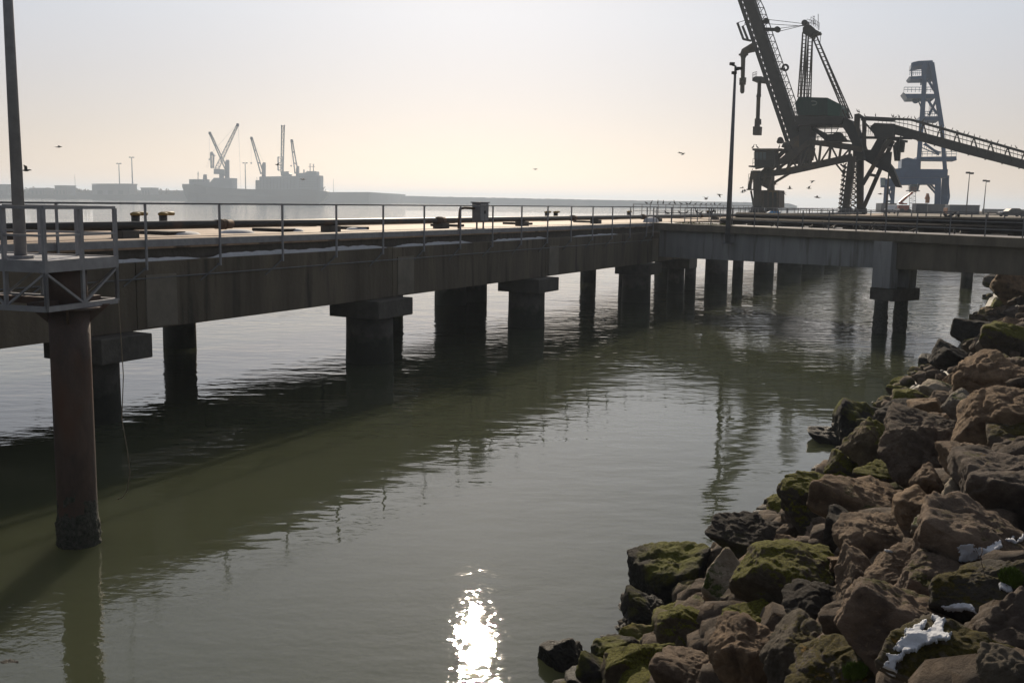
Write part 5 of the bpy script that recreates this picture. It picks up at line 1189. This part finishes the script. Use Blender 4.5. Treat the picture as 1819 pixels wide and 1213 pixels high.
drape('snow_patch', z2([(890, 520), (1020, 560), (1000, 680), (1060, 720), (1140, 720), (1000, 790), (760, 860), (620, 930), (530, 1010), (520, 1120), (540, 1213), (440, 1213), (350, 1090), (440, 1000), (420, 925), (560, 930), (590, 880), (480, 860), (560, 770), (620, 740), (600, 670), (720, 640), (790, 570), (840, 600), (780, 680), (820, 690), (910, 640)]), MT['snow'], 'largest white snow patch running down between the two long boulders', 'snow', .020, group=SG)
drape('snow_patch', z2([(970, 450), (1100, 420), (1200, 405), (1300, 420), (1330, 500), (1420, 600), (1380, 590), (1280, 480), (1180, 490), (1050, 500)]), MT['snow'], 'curved snow rim along the crest above the largest snow patch', 'snow', .022, rag=3, group=SG)
drape('snow_patch', z1([(1140, 760), (1250, 715), (1330, 750), (1440, 750), (1590, 680), (1600, 760), (1500, 820), (1400, 850), (1300, 910), (1150, 915), (1170, 830)]), MT['snow'], 'bright snow patch on the shoulder of the grey boulder with moss cushions', 'snow', .020, group=SG)
drape('snow_patch', z1([(1620, 680), (1700, 640), (1740, 690), (1817, 610), (1817, 700), (1700, 715)]), MT['snow'], 'small snow patch at the right edge beside the bright one', 'snow', .022, rag=3, group=SG)
drape('snow_patch', z2([(1560, 200), (1640, 205), (1700, 270), (1770, 310), (1720, 325), (1560, 260)]), MT['snow'], 'small snow patch below the bright green tuft', 'snow', .022, rag=3, group=SG)
drape('snow_patch', z1([(350, 775), (450, 780), (520, 808), (420, 800)]), MT['snow'], 'thin sliver of snow on the edge of the brown slab', 'snow', .03, step=.8, rag=.5, soft=2, group=SG)
drape('moss_tuft', z2([(1570, 170), (1620, 110), (1700, 105), (1780, 150), (1817, 220), (1800, 280), (1700, 250)]), MT['tuft'], 'bright green moss tuft on the ledge at the right edge', 'moss', .07, rag=4, fuzz=1500)
drape('moss_tuft', z2([(0, 1100), (60, 1065), (160, 1070), (235, 1120), (200, 1160), (90, 1195), (0, 1170)]), MT['tuft'], 'round green moss tuft on the grey boulder at the bottom edge', 'moss', .06, rag=4, fuzz=1300)
drape('moss_tuft', z2([(960, 1190), (1100, 1150), (1240, 1160), (1360, 1130), (1340, 1213), (960, 1213)]), MT['tuft'], 'green moss strip at the bottom edge under the yellow mossy boulder', 'moss', .05, rag=4, fuzz=1300)
g = root('twig', 'bare thin twig growing up between the boulders at the right edge', 'plant', atY(1812, 1210, 6.2))
def tw(x, y, Y): return atY(x, y, Y)
Yt = 6.3
main_ = [(1806, 1213), (1797, 1170), (1788, 1130), (1775, 1110), (1764, 1090), (1760, 1068), (1754, 1050), (1752, 1030), (1747, 1012), (1741, 990), (1734, 978), (1729, 965)]
b = MB(); b.tube([tw(x, y, Yt + i * .03) for i, (x, y) in enumerate(main_)], [.006 - .0004 * i for i in range(len(main_))], 6); b.build('stem', MT['twig'], g)
for br in ([(1760, 1068), (1775, 1062), (1790, 1060), (1803, 1058)], [(1757, 1056), (1745, 1050), (1736, 1049), (1725, 1042)], [(1762, 1082), (1750, 1080), (1742, 1075), (1734, 1070)], [(1741, 990), (1745, 980), (1744, 972)]):
    b = MB(); b.tube([tw(x, y, Yt + .17 + .02 * i) for i, (x, y) in enumerate(br)], [.004, .0035, .003, .002][:len(br)], 5); b.build('branch', MT['twig'], g)
# snow lying on the jetty ledge and deck
def strip_snow(label, s0, s1, t0, t1, z, h, seed):
    r_ = random.Random(seed); n = int((s1 - s0) / .12); top = []; vs = []; fs = []
    for i in range(n + 1):
        s = s0 + (s1 - s0) * i / n; f = min(1, (s - s0) / .8, (s1 - s) / .8); wv = .5 + .5 * mnoise.noise(Vector((s * .9, seed, 0))) + .3 * mnoise.noise(Vector((s * 3.3, seed, 5)))
        hh = max(.004, h * f * (.35 + wv)); ta = t0 + .08 * (1 - f) + .03 * mnoise.noise(Vector((s * 2.2, seed, 2))); tb = ta + (t1 - t0) * max(.1, f * (.6 + .4 * wv))
        vs += [JP.m(s, ta, z), JP.m(s, ta + .02, z + hh * .8), JP.m(s, (ta + tb) / 2, z + hh), JP.m(s, tb, z)]
    for i in range(n):
        for j in range(3): fs.append((i * 4 + j, i * 4 + j + 1, i * 4 + 5 + j, i * 4 + 4 + j))
    b = MB(); b.add(vs, fs, True); tag(b.build('snow_strip', MT['snow'], None, off=JP.m((s0 + s1) / 2, t0, z)), label, 'snow', 'snow strips along the jetty ledge')
strip_snow('snow strip on the jetty ledge beside the steel platform', 2.6, 6.9, .02, .42, 4.432, .10, 1)
strip_snow('snow strip on the jetty ledge between the second and fourth posts right of the platform', 4.9, 14.0, .02, .40, 4.432, .13, 2) if False else None
strip_snow('longest snow strip on the jetty ledge, over the second pile cap', 7.2, 16.8, .02, .44, 4.432, .14, 3)
strip_snow('snow strip on the jetty ledge below the grey cabinet', 17.2, 23.4, .02, .40, 4.432, .12, 4)
strip_snow('thin far snow strip on the jetty ledge right of the grey cabinet', 25.2, 31.2, .02, .36, 4.432, .11, 5)
strip_snow('farthest snow strip on the jetty ledge before the trestle', 34.2, 41.0, .02, .3, 4.432, .08, 6)
def heap_snow(label, s, t, ls, lt, h, z=5.042):
    vs = []; fs = []; n = 14
    rings = ((1, 0), (.85, .55), (.5, .9), (.15, 1.0))
    for q, zz_ in rings:
        for i in range(n): a = i / n * 6.283; k = 1 + .18 * mnoise.noise(Vector((math.cos(a) * 1.3, math.sin(a) * 1.3, s))); vs.append(JP.m(s + math.cos(a) * ls * q * k, t + math.sin(a) * lt * q * k, z + h * zz_))
    for r_ in range(len(rings) - 1):
        for i in range(n): fs.append((r_ * n + i, r_ * n + (i + 1) % n, (r_ + 1) * n + (i + 1) % n, (r_ + 1) * n + i))
    fs.append(tuple((len(rings) - 1) * n + i for i in range(n))); b = MB(); b.add(vs, fs, True); tag(b.build('snow_heap', MT['snow'], None, off=JP.m(s, t, z)), label, 'snow', 'snow heaps on the jetty deck')
heap_snow('snow heap under the pipeline nearest the platform', 8.6, 2.6, .7, .4, .11)
heap_snow('snow heap under the pipeline right of the rusty flange', 11.2, 2.6, .75, .45, .13)
heap_snow('snow heap under the pipeline left of the second concrete block', 14.2, 2.6, .5, .35, .12)
heap_snow('snow heap under the pipeline over the second pile cap', 18.2, 2.6, .6, .35, .10)
heap_snow('white heap at the corner where the trestle leaves the jetty', 49.6, 1.2, 1.0, .5, .35)

# ------------------------------------------------------------------ birds
def bird_mesh(kind, m, seed=0):
    r_ = random.Random(seed); b = MB()
    if kind == 'perch':
        b.tube([(0, -.30, .02), (0, -.20, .07), (0, -.08, .15), (0, .05, .25), (0, .11, .36), (0, .11, .46), (0, .13, .53), (0, .18, .56), (0, .23, .555), (0, .32, .54)], [.012, .04, .085, .095, .06, .036, .035, .045, .028, .008], 10)
        b.tube([(-.04, .0, -.02), (-.04, .0, .14)], .013, 6); b.tube([(.04, .0, -.02), (.04, .0, .14)], .013, 6)
    elif kind == 'crouch':
        b.tube([(0, -.28, .05), (0, -.16, .09), (0, .0, .13), (0, .12, .18), (0, .17, .25), (0, .21, .28), (0, .26, .275), (0, .33, .265)], [.012, .05, .085, .07, .04, .042, .026, .007], 10)
        b.tube([(-.035, .0, -.02), (-.035, .0, .1)], .012, 6); b.tube([(.035, .0, -.02), (.035, .0, .1)], .012, 6)
    else:
        up = {'up': .5, 'flat': .10, 'down': -.35}[kind]
        b.tube([(0, -.30, .0), (0, -.18, .0), (0, -.05, .0), (0, .10, .01), (0, .20, .03), (0, .26, .04), (0, .31, .035), (0, .38, .02)], [.03, .035, .07, .075, .05, .048, .028, .006], 8)
        for s in (-1, 1):
            pts = [(0, 0), (.28, .28 * up * 1.6 + .03), (.62, .62 * up)]
            for (x0, z0), (x1, z1), c0, c1 in ((pts[0], pts[1], .10, .095), (pts[1], pts[2], .095, .02)):
                b.hexa([(s * x0, -.10 if x0 == 0 else -.08, z0 - .008), (s * x1, -c1 - (.12 if x1 > .5 else 0), z1 - .006), (s * x1, c1 - (.08 if x1 > .5 else 0), z1 - .006), (s * x0, c0, z0 - .008),
                        (s * x0, -.10 if x0 == 0 else -.08, z0 + .008), (s * x1, -c1 - (.12 if x1 > .5 else 0), z1 + .006), (s * x1, c1 - (.08 if x1 > .5 else 0), z1 + .006), (s * x0, c0, z0 + .008)])
        b.prism([(-.03, -.28, 0), (.03, -.28, 0), (.07, -.42, 0), (-.07, -.42, 0)], (0, 0, .01))
    o = b.build('bird', MT[m]); me = o.data; bpy.data.objects.remove(o); return me
BM = {k: bird_mesh(k, 'bird' if k in ('perch', 'crouch') else 'gull') for k in ('perch', 'crouch', 'up', 'flat', 'down')}
rb = random.Random(5)
def bird(P, kind, label, group, rz=None, sc=1.0):
    o = bpy.data.objects.new('bird', BM[kind]); COL.objects.link(o); o.location = tuple(map(float, P)); o.rotation_euler = (0, rb.uniform(-.3, .3) if kind in ('up', 'flat', 'down') else 0, rb.uniform(0, 6.28) if rz is None else rz); o.scale = (sc,) * 3
    return tag(o, label, 'bird', group)
for i in range(26):
    x = 1590 + (i / 25) ** 1.25 * 229 + rb.uniform(-3, 3); v = rb.choice((-1, 1)); bird(Q(x, yt(x), v) + np.array([0, 0, .17]), rb.choice(('perch', 'perch', 'crouch')), 'dark bird perched on the top rail of the inclined conveyor', 'birds perched on the conveyor', sc=rb.uniform(.6, .85))
for x, y in ((1523, 202), (1526, 203), (1536, 210), (1555, 209.5), (1585, 211), (1587, 211)): bird(Q(x, y, -1.6) + np.array([0, 0, .16]), 'perch', 'dark bird perched on the head frame of the conveyor', 'birds perched on the conveyor', sc=.8)
for x in (1337.5, 1345, 1384): bird(L(x, 264, -6) + np.array([0, 0, .0]), 'perch', 'dark bird perched on the roof of the loader cab', 'birds on the loader')
for i in range(15):
    s = 73 + i * 1.7 + rb.uniform(-.4, .4); bird(JP.m(s, 10.3, 6.24), rb.choice(('perch', 'crouch')), 'dark bird in the row on the seaward railing left of the loader', 'birds on the seaward railing', sc=rb.uniform(.55, .75))
for s in (54, 57, 58.2, 61, 62, 64.5, 65.2, 65.9): bird(JP.m(s, 1.6, 5.53), rb.choice(('perch', 'crouch')), 'dark bird on the black pipeline near the corner with the trestle', 'birds on the pipeline', sc=.8)
for i in range(22):
    px = rb.uniform(1310, 1690); u = tu(px); bird(TP.m(u, rb.uniform(.2, 1.6), ZT(u) + .03), rb.choice(('perch', 'crouch', 'crouch')), 'dark bird standing on the trestle deck behind the near railing', 'birds on the trestle deck', sc=rb.uniform(.55, .8))
for px in (1587, 1597, 1610, 1754): u = tu(px); bird(TP.m(u, 3.9, ZT(u) + .77), 'crouch', 'dark bird sitting on the uppermost trestle pipe', 'birds on the trestle pipe', sc=.9)
for px, py, D, k_ in ((104, 261.5, 95, 'flat'), (46, 303, 60, 'up'), (493, 293, 120, 'flat'), (538, 319, 110, 'flat'), (951, 301, 130, 'flat'), (1208, 272, 125, 'flat'), (1213, 273, 128, 'down'), (1254, 354, 120, 'up'), (1278, 346, 110, 'down'), (1319, 342, 140, 'up'), (1323, 340, 140, 'up'), (1377, 327.5, 120, 'flat'), (1392, 342, 120, 'down'), (1403, 335.5, 120, 'up'), (1443, 322, 120, 'down'), (1437, 335, 125, 'up'), (1452, 351, 95, 'flat'), (1564, 345, 120, 'flat'), (1318, 334, 150, 'flat')):
    bird(atY(px, py, D), k_, 'grey gull flying over the harbour' if px > 1200 else {104: 'dark bird gliding high beside the left lamp mast', 46: 'bird flapping close to the left lamp mast', 493: 'bird gliding in front of the ship crane', 538: 'bird gliding in front of the ship accommodation', 951: 'tiny bird gliding alone over the breakwater'}[px], 'birds in flight' if px > 1200 else None, rz=rb.uniform(-.6, .6) + 1.57 * rb.choice((1, -1)), sc=.85)
# ------------------------------------------------------------------ haze
b = MB(); b.box((0, 3900, 27), (16000, 8000, 56)); hz = b.build('haze', None); tag(hz, kind='stuff')
hm = bpy.data.materials.new('harbour_haze'); hm.use_nodes = True; n = hm.node_tree.nodes; n.remove(n['Principled BSDF'])
pv = n.new('ShaderNodeVolumePrincipled'); pv.inputs['Color'].default_value = (.72, .83, .98, 1); pv.inputs['Density'].default_value = 3.2e-4; pv.inputs['Anisotropy'].default_value = .35
hm.node_tree.links.new(pv.outputs[0], n['Material Output'].inputs['Volume']); hz.data.materials.append(hm)
